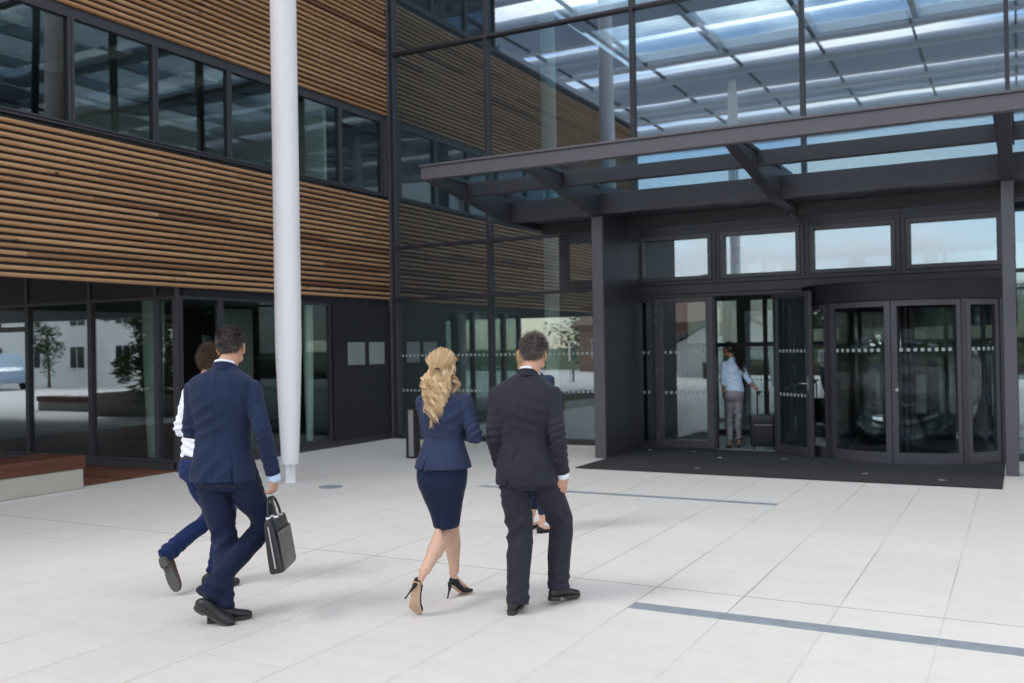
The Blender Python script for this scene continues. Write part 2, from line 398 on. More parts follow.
# drip / edge trims
m=MB(); m.cbox(-.08,.006,-13,-.12,4.542,4.560,.003); m.cbox(-.10,-.05,-13,-.12,6.035,6.08,.004); m.box(-.10,.0,-13,-.12,8.41,8.47); 
m.build('metal_trim',M['anthracite'],wing)
# ribbon windows, first floor
edges=[-.26,-1.50,-2.83,-4.15,-5.54,-6.86,-8.18,-9.5,-10.8,-12.1,-13.0]
m=MB()
m.cbox(-.16,-.0,-.26,-.12,4.556,6.034,.004)
for z0,z1 in ((4.562,4.585),(5.96,6.034)): m.box(-.15,-.035,-13,-.26,z0,z1)
m.build('frame_rail',M['anthracite'],wing)
for a,b in zip(edges[:-1],edges[1:]):
    m=MB(); big=(b in(-6.86,)) 
    frame(m,0,-.115,-.02,b+.004,a-.004,4.587,5.958,.042,.028,.028); w=m.build('window',M['anthracite'],wing)
    m=MB(); m.box(-.075,-.063,b+.045,a-.045,4.615,5.93); m.build('pane',M['glass_win'],w)
# second ribbon band
for a,b in zip(edges[:3],edges[1:4]):
    m=MB(); frame(m,0,-.115,-.02,b+.002,a-.002,8.48,9.95,.05); w=m.build('window',M['anthracite'],wing)
    m=MB(); m.box(-.075,-.063,b+.05,a-.05,8.52,9.9); m.build('pane',M['glass_win'],w)
# interior first floor
m=MB(); m.box(-9,-.12,-13,-.1,4.30,4.36);  m.build('floor_slab',M['int_floor'],wing)
m=MB(); m.box(-9,-.12,-13,-.1,6.10,6.14); m.build('ceiling',M['int_ceil'],wing)
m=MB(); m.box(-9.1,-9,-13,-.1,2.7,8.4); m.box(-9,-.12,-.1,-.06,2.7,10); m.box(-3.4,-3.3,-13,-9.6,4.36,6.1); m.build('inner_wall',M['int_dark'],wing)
m=MB(); m.box(-3.2,-3.1,-4.6,-1.8,4.36,6.09); m.box(-3.1,-.2,-1.75,-1.68,4.36,6.09); m.build('partition',M['int_pale'],wing)
for k in range(7): MB().box(-2.6,-.9,-12.3+k*1.7,-12.0+k*1.7,6.04,6.098).build('ceiling_raft',M['int_pale'],wing)
# ground floor glazing on x=0 between y=-5 and y=-1.77
MB().box(-.15,-.04,-5.08,-.12,.0,.11).build('frame_rail',M['anthracite'],wing); MB().box(-.15,-.055,-5.08,-.12,2.50,2.99).build('head_panel',M['panel_dark'],wing)
ge=[-5.138,-4.36,-3.0,-1.80]
for a,b in zip(ge[:-1],ge[1:]):
    m=MB(); frame(m,0,-.145,-.05,a+.002,b-.002,.112,2.498,.045); w=m.build('window',M['anthracite'],wing)
    m=MB(); m.box(-.10,-.088,a+.045,b-.045,.155,2.455); m.build('pane',M['glass_win'],w)
m=MB(); m.cbox(-.10,-.008,-1.796,-.13,.112,2.498,.005); m.build('wall_panel',M['panel_dark'],wing)
for k,(a,b,lb) in enumerate([(-1.42,-.93,'left brushed plaque'),(-.80,-.34,'right brushed plaque')]):
    m=MB(); m.cbox(-.007,.003,a,b,1.415,1.82,.002); p=m.build('sign_plaque',M['plaque'],wing); p['label']=lb
    for zz in (1.45,1.785):
        for yy in (a+.03,b-.03): MB().tube([(.003,yy,zz),(.009,yy,zz)],.009,10).build('screw',M['steel'],p)
# corner post
m=MB(); m.cbox(-.13,.012,-.118,.03,0,2.62,.005); m.cbox(-.13,.014,-.118,.03,2.62,10.0,.005); m.build('corner_post',M['anthracite_light'],wing)
# recessed glazed wall facing the court at y=-5.2
xs=[-.06,-.50,-1.92,-3.40,-4.85,-6.3,-7.75,-9.2,-10.65,-12.1,-13.55,-15.0,-16.5,-18,-20]
MB().cbox(-.11,-.05,-5.205,-5.14,0,2.99,.004).build('corner_post',M['anthracite'],wing)
MB().cbox(-20,-.165,-5.2,-5.09,.0,.12,.004).build('frame_rail',M['anthracite'],wing); MB().box(-20,-.165,-5.18,-5.11,2.50,2.99).build('head_panel',M['panel_dark'],wing)
for a,b in zip(xs[:-1],xs[1:]):
    a2=-.112 if a==-.06 else a
    m=MB(); frame(m,1,-5.2,-5.10,b+.001,a2-.001,.122,2.498,.042); m.cbox(b-.03,b+.03,-5.205,-5.15,2.5,2.99,.003)
    if b==-4.85: m.cbox(b+.043,a-.043,-5.19,-5.11,2.06,2.14,.003)
    w=m.build('window',M['anthracite'],wing)
    m=MB(); m.box(b+.042,a2-.042,-5.155,-5.143,.164,2.456); m.build('pane',M['glass'],w)
m=MB(); m.box(-9,-.13,-4.9,-.05,.01,.03); m.build('ground_floor',M['int_floor'],wing)
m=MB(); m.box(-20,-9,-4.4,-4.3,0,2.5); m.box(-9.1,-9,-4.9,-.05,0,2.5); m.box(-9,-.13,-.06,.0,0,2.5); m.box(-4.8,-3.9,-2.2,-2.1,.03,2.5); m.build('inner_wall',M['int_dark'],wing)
m=MB(); m.box(-9,-.13,-4.9,-.05,2.50,2.53); m.build('ceiling',M['int_ceil'],wing)
cprof=[(.10,.03),(.115,.06),(.15,.9),(.18,1.8),(.18,2.49)]
m=MB(); m.lathe([(r*.9,z) for r,z in cprof],-1.34,-4.50,32); m.build('inner_column',M['int_col'],wing)
m=MB(); m.lathe([(r*.5,z) for r,z in cprof],-.42,-1.98,32); m.build('inner_column',M['int_col'],wing)
# curtains inside
m=MB()
for k in range(40):
    y=-2.6+k*.02
    m.add([(-1.9+.03*math.sin(k*1.3),y,.05),(-1.9+.03*math.sin((k+1)*1.3),y+.02,.05),(-1.9+.03*math.sin((k+1)*1.3),y+.02,2.45),(-1.9+.03*math.sin(k*1.3),y,2.45)],[(0,1,2,3)],smooth=True)
m.build('curtain',M['int_pale'],wing)

# ================================================================== entrance building (curtain wall)
ent=empty('entrance_building',(0,0,0),0,'dark framed glass entrance hall with curtain wall, closed and open glass doors','building')
MX=[.06,2.10,4.87,7.60,10.35,13.1,15.9]
ZT=[.09,2.62,3.60,7.26,10.4]
for x in MX:
    if x==.06: MB().cbox(.016,.085,-.06,.12,0,10.4,.004).build('mullion',M['anthracite'],ent)
    else: MB().cbox(x-.03,x+.03,-.065,.12,3.66 if x in (4.87,7.6,10.35) else 0,10.4,.004).build('mullion',M['anthracite'],ent)
def tr(*a): MB().cbox(*a,.004).build('transom',M['anthracite'],ent)
for i,(a,b) in enumerate(zip(MX[:-1],MX[1:])):
    a2=.085 if i==0 else a+.03; b2=b-.03
    tr(a2,b2,-.058,.10,7.235,7.285); tr(a2,b2,-.058,.10,10.33,10.40)
    if i<2 or i>=4:
        tr(a2,b2,-.058,.10,3.575,3.625); tr(a2,b2,-.058,.10,2.595,2.645); tr(a2,b2,-.058,.10,0.0,.095)
tr(4.90,10.32,-.06,.12,3.50,3.655)
# glass panes of the curtain wall: one window part each
def pane(x0,x1,z0,z1,mat,tilt=0,y=.02):
    m=MB(); m.box(x0,x1,y,y+.012,z0,z1); o=m.build('pane',M[mat],ent); return o
for i,(a,b) in enumerate(zip(MX[:-1],MX[1:])):
    a2=.085 if i==0 else a+.03; b2=b-.03
    for j,(z0,z1) in enumerate(((.095,2.595),(2.645,3.575),(3.625,7.235),(7.285,10.33))):
        if 2<=i<=3 and j<2: continue
        if i==1 and j==1: b3=3.50
        else: b3=b2
        zz0=3.655 if (2<=i<=3 and j==2) else z0
        pane(a2,b3,zz0,z1,'glass_up' if j>=1 else 'glass')
# small framed opening window near the fin wall
m=MB(); frame(m,1,-.05,.09,3.50,4.838,2.646,3.574,.15); w=m.build('window',M['anthracite'],ent)
m=MB(); m.box(3.65,4.688,.0,.012,2.796,3.424); m.build('pane',M['glass_up'],w)
# pull handles on the glass at x=3.66
for z0,z1 in ((1.43,1.76),(1.06,1.28)):
    m=MB(); m.tube([(3.66,-.05,z0),(3.66,-.05,z1)],.016,12); m.tube([(3.66,-.05,z0+.04),(3.66,.02,z0+.04)],.008,8); m.tube([(3.66,-.05,z1-.04),(3.66,.02,z1-.04)],.008,8)
    m.build('pull_handle',M['white_steel'],ent)
# slim mullion beside
# frosted dot rows on the ground floor glass
def dots(x0,x1,y,parent,step=.088,zs=(1.555,.905),sz=.044):
    for z in zs: dot_strip([(x0+.03,y-.0015),(x1-.03,y-.0015)],z,parent)
dots(.12,2.05,.0185,ent); dots(2.15,4.82,.0185,ent)
# --- entrance bay frames: four top-light windows
for x0,x1 in ((4.895,6.235),(6.24,7.597),(7.603,8.945),(8.95,10.31)):
    m=MB(); frame(m,1,-.075,.09,x0,x1,2.64,3.498,.065); w=m.build('window',M['anthracite'],ent)
    m=MB(); frame(m,1,-.088,.07,x0+.068,x1-.068,2.708,3.43,.062); m.cbox(x0+.16,x0+.28,-.10,-.089,2.70,2.715,.002); m.build('sash',M['door_paint'],w)
    m=MB(); m.box(x0+.13,x1-.13,-.01,.002,2.77,3.368); m.build('pane',M['glass_sky'] if 'glass_sky' in M else M['glass_up'],w)
m=MB(); m.cbox(4.895,10.31,-.07,.10,2.49,2.637,.005); m.cbox(4.895,7.55,-.055,.09,2.43,2.488,.004)
m.build('door_head',M['anthracite'],ent)
# sidelight
m=MB(); frame(m,1,-.05,.07,4.90,5.195,.02,2.428,.05,.09); sd=m.build('sidelight',M['anthracite'],ent)
m=MB(); m.box(4.95,5.145,.005,.017,.11,2.378); m.build('pane',M['glass'],sd); dots(4.93,5.15,.0035,sd)
# closed door
m=MB(); frame(m,1,-.07,.05,5.20,6.165,.02,2.428,.115,.13,.07); dr=m.build('door',M['door_paint'],ent); dr['label']='closed glazed door'
m=MB(); m.box(5.315,6.05,-.01,.002,.15,2.358); m.build('pane',M['glass'],dr); dots(5.31,6.06,-.0115,dr,step=.088,sz=.048)
for z in (.2,1.25,2.05,2.24): m=MB(); m.tube([(5.222,-.088,z-.05),(5.222,-.088,z+.05)],.018,12); m.box(5.222,5.275,-.078,-.071,z-.03,z+.03); m.build('hinge',M['anthracite_light'],dr)
# door jambs of the open doorway + threshold
m=MB(); m.cbox(6.167,6.20,-.06,.07,.02,2.428,.004); m.cbox(7.10,7.14,-.06,.07,.02,2.428,.004); m.cbox(7.14,7.60,.03,.08,.02,2.428,.004); m.build('door_jamb',M['anthracite'],ent)
m=MB(); m.cbox(6.17,7.14,-.055,.05,.002,.022,.004); m.build('threshold',M['steel'],ent)
# open door leaf, hinged at x=7.12, swung outwards
op=empty('tmp'); bpy.data.objects.remove(op)
ang=math.atan2(-.62,.66)
m=MB(); frame(m,1,-.03,.03,.0,.90,.02,2.42,.10,.13,.07); dl=m.build('door',M['door_paint'],ent); dl.location=(7.13,-.085,0); dl.rotation_euler=(0,0,ang); dl['label']='open glazed door leaf swung outwards'
m=MB(); m.box(.10,.80,-.006,.006,.15,2.35); m.build('pane',M['glass'],dl); dots(.10,.80,-.0075,dl,step=.088)
m=MB(); m.tube([(.85,-.032,1.08),(.85,-.075,1.08),(.72,-.085,1.08)],.011,10); m.tube([(.85,.032,1.08),(.85,.075,1.08),(.72,.085,1.08)],.011,10); m.cbox(.83,.87,-.04,-.031,.98,1.18,.003); m.build('handle',M['steel'],dl)
# interior of the hall
m=MB(); m.box(-.2,18,.13,14,.0,.012); m.build('hall_floor',M['int_floor'],ent)
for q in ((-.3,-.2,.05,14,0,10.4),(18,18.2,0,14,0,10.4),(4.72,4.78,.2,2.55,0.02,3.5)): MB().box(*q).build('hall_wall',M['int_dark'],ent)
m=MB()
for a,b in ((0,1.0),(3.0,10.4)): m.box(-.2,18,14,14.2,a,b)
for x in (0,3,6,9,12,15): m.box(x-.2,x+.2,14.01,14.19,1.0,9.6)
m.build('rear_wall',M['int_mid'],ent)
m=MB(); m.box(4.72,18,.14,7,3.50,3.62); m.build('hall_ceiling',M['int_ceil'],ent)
for x in (0,2.7,5.4,8.1,10.8,13.5,16.2): MB().cbox(x-.08,x+.08,.13,14,10.42,10.75,.01).build('roof_rib',M['roof_steel'],ent)
for y in (4.5,9,13.5): MB().cbox(-.2,18,y-.5,y+.5,10.42,10.7,.01).build('roof_band',M['roof_steel'],ent)
MB().lathe([(.09,.012),(.10,.1),(.135,1.75),(.135,10.35)],3.02,.62,36).build('inner_column',M['int_col'],ent)
# inner glazed wall of the draught lobby
m=MB()
for x in (4.85,6.35,7.85,9.35,10.85): m.box(x-.035,x+.035,2.6,2.68,.012,3.49)
m.box(4.72,4.82,2.56,2.70,.012,3.49)
for z in (.012,1.62,2.55,3.40): m.box(4.85,10.85,2.61,2.67,z,z+.08)
m.build('lobby_screen',M['anthracite'],ent)
for a,b in zip((4.85,6.35,7.85,9.35),(6.35,7.85,9.35,10.85)):
    for z0,z1 in ((.093,1.62),(1.70,2.55),(2.63,3.40)): MB().box(a+.035,b-.035,2.63,2.642,z0,z1).build('pane',M['glass_in'],ent)
m=MB(); m.box(5.0,10.4,9.5,9.55,2.0,2.9); m.build('inner_partition',M['int_mid'],ent)
# venetian blinds behind the upper glass
m=MB()
for z in np.arange(4.9,5.55,.045):
    for x0,x1 in ((7.75,8.95),(9.05,10.2),(10.5,12.8)): m.box(x0,x1,.30,.335,z,z+.028)
m.build('blind',M['int_pale'],ent)
# roof edge
m=MB(); m.cbox(-.1,18.2,-.08,.12,10.41,10.9,.01); m.build('roof_edge',M['roof_steel'],ent)

# ================================================================== reception desk seen through the door
d=empty('reception_desk',(7.9,6.2,0),0,'pale reception desk inside the hall seen through the glass doors','desk')
m=MB(); m.cbox(-2.2,2.2,-.35,-.3,.012,1.02,.006); m.build('front_panel',M['int_pale'],d)
m=MB(); m.cbox(-2.25,2.25,-.42,.35,1.022,1.07,.006); m.build('desk_top',M['anthracite'],d)

# ================================================================== entrance canopy
can=empty('entrance_canopy',(3.34,-1.6,0),0,'dark steel and glass entrance canopy with posts over the doors','canopy')
XL,XR,YF=3.34,15.2,-4.0
def cv(m): # shift to local
    m.v=[(x-3.34,y+1.6,z) for x,y,z in m.v]; return m
m=MB(); m.cbox(XL,XR,YF-.05,YF+.06,3.965,4.135,.006); m.cbox(XL-.012,XR,YF-.07,YF+.07,4.137,4.165,.004); cv(m).build('fascia',M['anthracite_light'],can)
for xc in (3.40,4.90,7.55,10.33,13.0):
    m=MB(); w=.055
    if xc==3.40: x0,x1=3.342,3.46
    else: x0,x1=xc-.075,xc+.075
    prof=[(YF+.062,3.965),(-1.66,3.622),(-.07,3.60),(-.07,4.10),(YF+.062,4.10)]
    m.extr(prof,0,x0,x1); cv(m).build('beam',M['anthracite'],can)
bays=[(3.462,4.823),(4.977,7.473),(7.627,10.253),(10.407,12.92)]
for a,b in bays:
    m=MB(); m.cbox(a,b,-3.04,-2.90,3.87,4.055,.005); cv(m).build('purlin',M['anthracite'],can)
    m=MB(); m.cbox(a,b,-1.74,-1.58,3.635,3.945,.005); m.cbox(a,b,-1.58,-.62,3.70,3.75,.004); m.cbox(a,b,-.62,-.50,3.535,3.72,.004); cv(m).build('cross_beam',M['anthracite'],can)
    m=MB(); m.box(a+.002,b-.002,-3.90,-.10,4.065,4.080); cv(m).build('glass_panel',M['glass_roof'],can)
    m=MB(); m.box(a,b,-3.934,-3.895,4.00,4.062); m.box(a,a+.02,-3.895,-1.75,4.03,4.064); m.box(b-.02,b,-3.895,-1.75,4.03,4.064); cv(m).build('glazing_bar',M['gasket'],can)
m=MB(); m.cbox(4.80,4.99,-1.67,-.09,0,3.62,.006); cv(m).build('fin_wall',M['anthracite'],can)
m=MB(); m.cbox(10.262,10.405,-1.67,-1.50,0,3.62,.006); cv(m).build('post',M['anthracite_light'],can)
m=MB(); m.cbox(15.0,15.16,-1.67,-1.50,0,3.62,.006); cv(m).build('post',M['anthracite_light'],can)
m=MB(); m.cbox(4.81,4.98,-1.682,-1.671,0.0,3.61,.002); cv(m).build('fin_edge',M['anthracite_light'],can)

# ================================================================== revolving door
rv=empty('revolving_door',(8.95,.36,0),0,'dark framed curved glass revolving door at the right of the entrance','revolving door')
def arc(r,a0,a1,n): return [(r*math.cos(a0+(a1-a0)*i/n),r*math.sin(a0+(a1-a0)*i/n)) for i in range(n+1)]
def arcbox(m,r0,r1,a0,a1,z0,z1,n=12,tone=.5):
    o=arc(r1,a0,a1,n); i_=arc(r0,a0,a1,n); nn=n+1
    vs=[(x,y,z0) for x,y in o]+[(x,y,z0) for x,y in i_]+[(x,y,z1) for x,y in o]+[(x,y,z1) for x,y in i_]
    fs=[]
    for k in range(n):
        fs+=[(k,k+1,nn*2+k+1,nn*2+k),(nn+k+1,nn+k,nn*3+k,nn*3+k+1),(nn*2+k,nn*2+k+1,nn*3+k+1,nn*3+k),(k+1,k,nn+k,nn+k+1)]
    fs+=[(0,nn*2,nn*3,nn),(n,nn+n,nn*3+n,nn*2+n)]
    return m.add(vs,fs,tone,False)
R=1.40; D=math.radians
m=MB(); arcbox(m,R-.04,R+.055,D(195),D(345),2.235,2.485,40); arcbox(m,R-.05,R+.07,D(195),D(345),2.486,2.505,40)
for f in range(len(m.smooth)): m.smooth[f]=False
m.build('drum_band',M['panel_dark'],rv)
m=MB();  m.prism(arc(R-.05,0,2*PI,40)[:-1],2.22,2.234); m.build('drum_cover',M['panel_dark'],rv)
def cdoor(a0,a1,name,label=None):
    m=MB(); w=.075/R; 
    arcbox(m,R-.035,R+.02,a0,a0+w,.03,2.225,2); arcbox(m,R-.035,R+.02,a1-w,a1,.03,2.225,2)
    arcbox(m,R-.033,R+.018,a0+w,a1-w,.03,.17,12); arcbox(m,R-.033,R+.018,a0+w,a1-w,2.15,2.225,12)
    d=m.build(name,M['door_paint'],rv)
    if label: d['label']=label
    m=MB(); arcbox(m,R-.012,R-.002,a0+w,a1-w,.17,2.15,14)
    for f in range(len(m.smooth)): m.smooth[f]=True
    m.build('pane',M['glass_curve'],d)
    dot_strip(arc(R+.0005,a0+w+.02,a1-w-.02,12),1.555,d); return d
d1=cdoor(D(231),D(267.8),'door'); d2=cdoor(D(268.2),D(305),'door')
m=MB(); m.tube([(R*math.cos(D(270))+.02,-R-.024,1.02),(R*math.cos(D(270))+.02,-R-.034,1.02)],.022,14); m.build('lock',M['steel'],d2)
for a0,a1 in ((205,229),(307,331)):
    cdoor(D(a0),D(a1),'side_screen')
m=MB()
for a in (230,306,203,333): arcbox(m,R-.05,R+.032,D(a)-.028,D(a)+.028,.0,2.234,2)
m.build('door_post',M['anthracite'],rv)
m=MB(); arcbox(m,R-.05,R+.03,D(200),D(340),.0,.03,40); m.build('floor_ring',M['anthracite'],rv)
for k,a in enumerate((38,128,218,308)):
    w=empty('wing_tmp'); bpy.data.objects.remove(w)
    m=MB(); frame(m,1,-.022,.022,.08,R-.10,.03,2.215,.06,.12,.06); q=m.build('rotor_wing',M['anthracite'],rv); q.rotation_euler=(0,0,D(a))
    m=MB(); m.box(.14,R-.16,-.005,.005,.15,2.155); m.build('pane',M['glass_curve'],q)
m=MB(); m.tube([(0,0,.0),(0,0,2.23)],.06,20); m.build('rotor_shaft',M['anthracite'],rv)
# curved rear of drum
m=MB(); arcbox(m,R-.012,R-.002,D(20),D(70),.1,2.22,14); arcbox(m,R-.012,R-.002,D(110),D(160),.1,2.22,14); m.build('rear_glass',M['glass_curve'],rv)

# ================================================================== high court roof (seen in reflections)
hr=empty('court_roof',(2.15,-5.4,10.4),0,'high pale steel louvred court roof seen reflected in the upper glass','roof')
def sh(m): m.v=[(x-2.15,y+5.4,z-10.4) for x,y,z in m.v]; return m
X0,X1=-14.0,34.0
ys=[-1.2,-4.9,-8.6,-12.3,-16.0,-19.7,-23.4,-27.1]
for y in ys:
    m=MB(); m.tube([(X0,y,10.68),(X1,y,10.68)],.20,16); sh(m).build('beam',M['roof_steel'],hr)
for x in [-13.1+2.62*k for k in range(18)]:
    m=MB(); m.cbox(x-.028,x+.028,-27.3,-.9,10.64,10.76,.01); sh(m).build('rafter',M['anthracite'],hr)
for i,y in enumerate(ys[:-1]):
    m=MB(); yy=y-.3; wid=1.9 if i%2==0 else 1.35
    while yy>y-wid-.3: m.box(X0,X1,yy-.10,yy,10.70,10.73); yy-=.17
    sh(m).build('louvre',M['roof_louvre'],hr)
    m=MB(); m.cbox(X0,X1,y-wid-.75,y-wid-.42,10.62,10.95,.02); sh(m).build('edge_beam',M['roof_steel'],hr)
# ================================================================== people
def cr(vals, t):
    """Catmull-Rom through vals at parameter t in [0, n-1]"""
    n=len(vals); i=min(int(t),n-2); f=t-i
    p0=vals[max(i-1,0)]; p1=vals[i]; p2=vals[i+1]; p3=vals[min(i+2,n-1)]
    return .5*((2*p1)+(-p0+p2)*f+(2*p0-5*p1+4*p2-p3)*f*f+(-p0+3*p1-3*p2+p3)*f*f*f)
def V3(*a): return np.array(a,float)
def nrm(v): return v/ (np.linalg.norm(v)+1e-12)
def loft(mb, cs, us, ws, n=28, p=2.0, sub=4, cap=True):
    """cs centres, us/ws half-axis vectors (3-D) per ring; superelliptic sections, Catmull-Rom between them"""
    cs=[V3(*c) for c in cs]; us=[V3(*u) for u in us]; ws=[V3(*w) for w in ws]
    T=[i/sub for i in range((len(cs)-1)*sub+1)]
    vs=[]
    for t in T:
        c=cr(cs,t); u=cr(us,t); w=cr(ws,t)
        for k in range(n):
            a=2*PI*k/n; ca,sa=math.cos(a),math.sin(a)
            vs.append(c+u*math.copysign(abs(ca)**(2/p),ca)+w*math.copysign(abs(sa)**(2/p),sa))
    m=len(T); fs=[(i*n+k,i*n+(k+1)%n,(i+1)*n+(k+1)%n,(i+1)*n+k) for i in range(m-1) for k in range(n)]
    fs+=[tuple(range(n))[::-1],tuple(range((m-1)*n,m*n))]
    mb.add(vs,fs)
def limb(mb, pts, rad, side=(1,0,0), n=20, sub=5, p=2.0):
    """tapered limb: rad entries r or (r_side, r_front)"""
    pts=[V3(*q) for q in pts]; us=[];ws=[]
    for i in range(len(pts)):
        t=nrm(pts[min(i+1,len(pts)-1)]-pts[max(i-1,0)]); s=V3(*side); s=nrm(s-t*np.dot(s,t)); f=np.cross(t,s)
        r=rad[i] if hasattr(rad[i],'__len__') else (rad[i],rad[i]); us.append(s*r[0]); ws.append(f*r[1])
    loft(mb,pts,us,ws,n,p,sub)
def ball(mb, c, r, n=20, R=None):
    c=V3(*c); R=np.eye(3) if R is None else R; m=n//2; vs=[]
    for i in range(1,m):
        th=PI*i/m
        for k in range(n):
            a=2*PI*k/n; v=V3(math.sin(th)*math.cos(a)*r[0],math.sin(th)*math.sin(a)*r[1],math.cos(th)*r[2]); vs.append(c+R@v)
    vs.append(c+R@V3(0,0,r[2])); vs.append(c+R@V3(0,0,-r[2])); T=len(vs)-2; Bm=len(vs)-1
    fs=[(i*n+k,(i+1)*n+k,(i+1)*n+(k+1)%n,i*n+(k+1)%n) for i in range(m-2) for k in range(n)]
    fs+=[(T,k,(k+1)%n) for k in range(n)]+[(Bm,(m-2)*n+(k+1)%n,(m-2)*n+k) for k in range(n)]
    mb.add(vs,fs)
def rotm(az=0, tilt=0, lean=0):
    """az about z (ccw), tilt nod forward (about x), lean sideways (about y)"""
    ca,sa=math.cos(az),math.sin(az); ct,st=math.cos(tilt),math.sin(tilt); cl,s_=math.cos(lean),math.sin(lean)
    Rz=np.array([[ca,-sa,0],[sa,ca,0],[0,0,1]]); Rx=np.array([[1,0,0],[0,ct,st],[0,-st,ct]]); Ry=np.array([[cl,0,s_],[0,1,0],[-s_,0,cl]])
    return Rz@Ry@Rx
def wnoise(P, s, seed=0):
    r=np.random.default_rng(seed); out=np.zeros(len(P)); 
    for k in range(7):
        d=r.normal(size=3); d/=np.linalg.norm(d); w=s*r.uniform(.6,1.7); q=P+ .25/w*np.sin(P[:,[1,2,0]]*w*1.3+r.uniform(0,6,3)); out+=np.sin(q@d*w+r.uniform(0,6.3))
    return out/7**.5/1.2
def fold(P, c, d, lam, amp, R, warp=1.0, seed=1, sharp=1.6):
    amp=amp*1.3
    """local cloth folds around c, ridges across direction d"""
    c=V3(*c); d=nrm(V3(*d)); q=P-c; R=R if hasattr(R,'__len__') else (R,R,R)
    w=np.exp(-((q/np.array(R))**2).sum(1)); ph=(q@d)*2*PI/lam+warp*wnoise(P,7,seed)*2.7; w=w*(.25+.75*np.clip(.5+.8*wnoise(P,11,seed+50),0,1))
    ridge=1-np.abs(np.sin(ph/2))*2
    return amp*w*ridge
def skin(mb, name, mat, parent, voxel=.007, smooth=4, disp=None, post=None):
    """fuse overlapping lofts into ONE continuous surface"""
    me=bpy.data.meshes.new(name); me.from_pydata(mb.v,[],mb.f); me.update()
    o=bpy.data.objects.new(name,me); COL.objects.link(o)
    r=o.modifiers.new('r','REMESH'); r.mode='VOXEL'; r.voxel_size=voxel; r.use_smooth_shade=True
    s=o.modifiers.new('s','SMOOTH'); s.factor=.5; s.iterations=smooth
    dg=bpy.context.evaluated_depsgraph_get(); dg.update(); new=bpy.data.meshes.new_from_object(o.evaluated_get(dg)); 
    o.modifiers.clear(); o.data=new; bpy.data.meshes.remove(me); new.name=name
    n=len(new.vertices); co=np.empty(n*3); new.vertices.foreach_get('co',co); co=co.reshape(-1,3)
    nn=np.empty(n*3); new.vertices.foreach_get('normal',nn); nn=nn.reshape(-1,3)
    if disp is not None: co=co+nn*disp(co,nn)[:,None]
    if post is not None: co=post(co,nn)
    new.vertices.foreach_set('co',co.ravel()); new.polygons.foreach_set('use_smooth',[True]*len(new.polygons)); new.update()
    new.materials.clear(); new.materials.append(mat); o.parent=parent
    return o

# ---- cloth, skin, leather
def cloth(name, col, rough=.85, weave=900, sheen=.05, var=.10, stripe=None):
    m,nt,nd,lk=new_mat(name); f=noise(nt,5,4,.6); c=mixc(nt,f,[v*(1-var) for v in col],[v*(1+var) for v in col])
    w=noise(nt,weave,2,.8); c=mixc(nt,math_(nt,'MULTIPLY',w,.35),c,[min(1,v*1.6+.004) for v in col])
    if stripe:
        tc=nd.new('ShaderNodeTexCoord'); sp=nd.new('ShaderNodeSeparateXYZ'); lk.new(tc.outputs['Object'],sp.inputs[0])
        s=math_(nt,'FRACT',math_(nt,'MULTIPLY',sp.outputs[0],stripe)); s=math_(nt,'LESS_THAN',s,.12); c=mixc(nt,math_(nt,'MULTIPLY',s,.25),c,[v*1.8+.01 for v in col])
    h=math_(nt,'ADD',math_(nt,'MULTIPLY',w,.3),noise(nt,60,3,.6))
    p=pbsdf(nt,c,rough,0,h,.22,.002,.25,sheen); p.inputs['Sheen Roughness'].default_value=.5; return m
M['navy_suit']=cloth('navy_wool',(.010,.018,.050))
M['navy_trouser']=cloth('navy_wool_trousers',(.008,.013,.040))
M['blue_trouser']=cloth('blue_cotton_trousers',(.007,.019,.075))
M['char_suit']=cloth('dark_charcoal_wool',(.017,.0175,.028),stripe=180)
M['navy_blazer']=cloth('navy_blazer_cloth',(.019,.028,.066))
M['navy_skirt']=cloth('navy_skirt_cloth',(.005,.012,.036))
M['white_shirt']=cloth('white_shirt_cotton',(.72,.74,.82),.8,sheen=.1,var=.03)
M['blue_shirt']=cloth('light_blue_shirt_cotton',(.58,.72,.93),.8,sheen=.1,var=.04)
M['cuff_blue']=cloth('pale_blue_cuff',(.45,.58,.78),.8,sheen=.1,var=.03)
M['grey_trouser']=cloth('grey_trouser_cloth',(.27,.25,.28))
def skin_mat(name,c1,c2):
    m,nt,nd,lk=new_mat(name); f=noise(nt,9,4,.6); c=mixc(nt,f,c1,c2); 
    p=pbsdf(nt,c,.48,0,noise(nt,260,3,.6),.12,.0008,.4); p.inputs['Subsurface Weight'].default_value=.12; p.inputs['Subsurface Radius'].default_value=(.012,.004,.002); return m
M['skin']=skin_mat('skin',(.46,.25,.165),(.55,.31,.215)); M['skin_pale']=skin_mat('light_skin',(.56,.345,.25),(.64,.41,.31)); M['skin_tan']=skin_mat('tanned_skin',(.34,.175,.105),(.42,.22,.14))
M['lip']=simple('lips',(.35,.10,.08),.5); M['eye']=simple('eye_white',(.6,.6,.6),.2); M['iris']=simple('dark_iris',(.03,.02,.015),.15)
M['black_leather']=simple('black_leather',(.012,.012,.014),.32,var=.2,nscale=12,bscale=160,bstr=.2,bdist=.002)
M['brown_leather']=simple('brown_leather',(.075,.030,.018),.40,var=.2,nscale=12,bscale=160,bstr=.2,bdist=.002)
M['sole']=simple('dark_shoe_sole',(.035,.030,.028),.7); M['sole_grey']=simple('worn_grey_sole',(.085,.080,.078),.75); M['sole_beige']=simple('beige_shoe_sole',(.50,.33,.22),.5); M['suede']=simple('black_suede',(.010,.010,.012),.8)
M['zip']=simple('zip_metal',(.6,.6,.6),.3,metal=1.0)
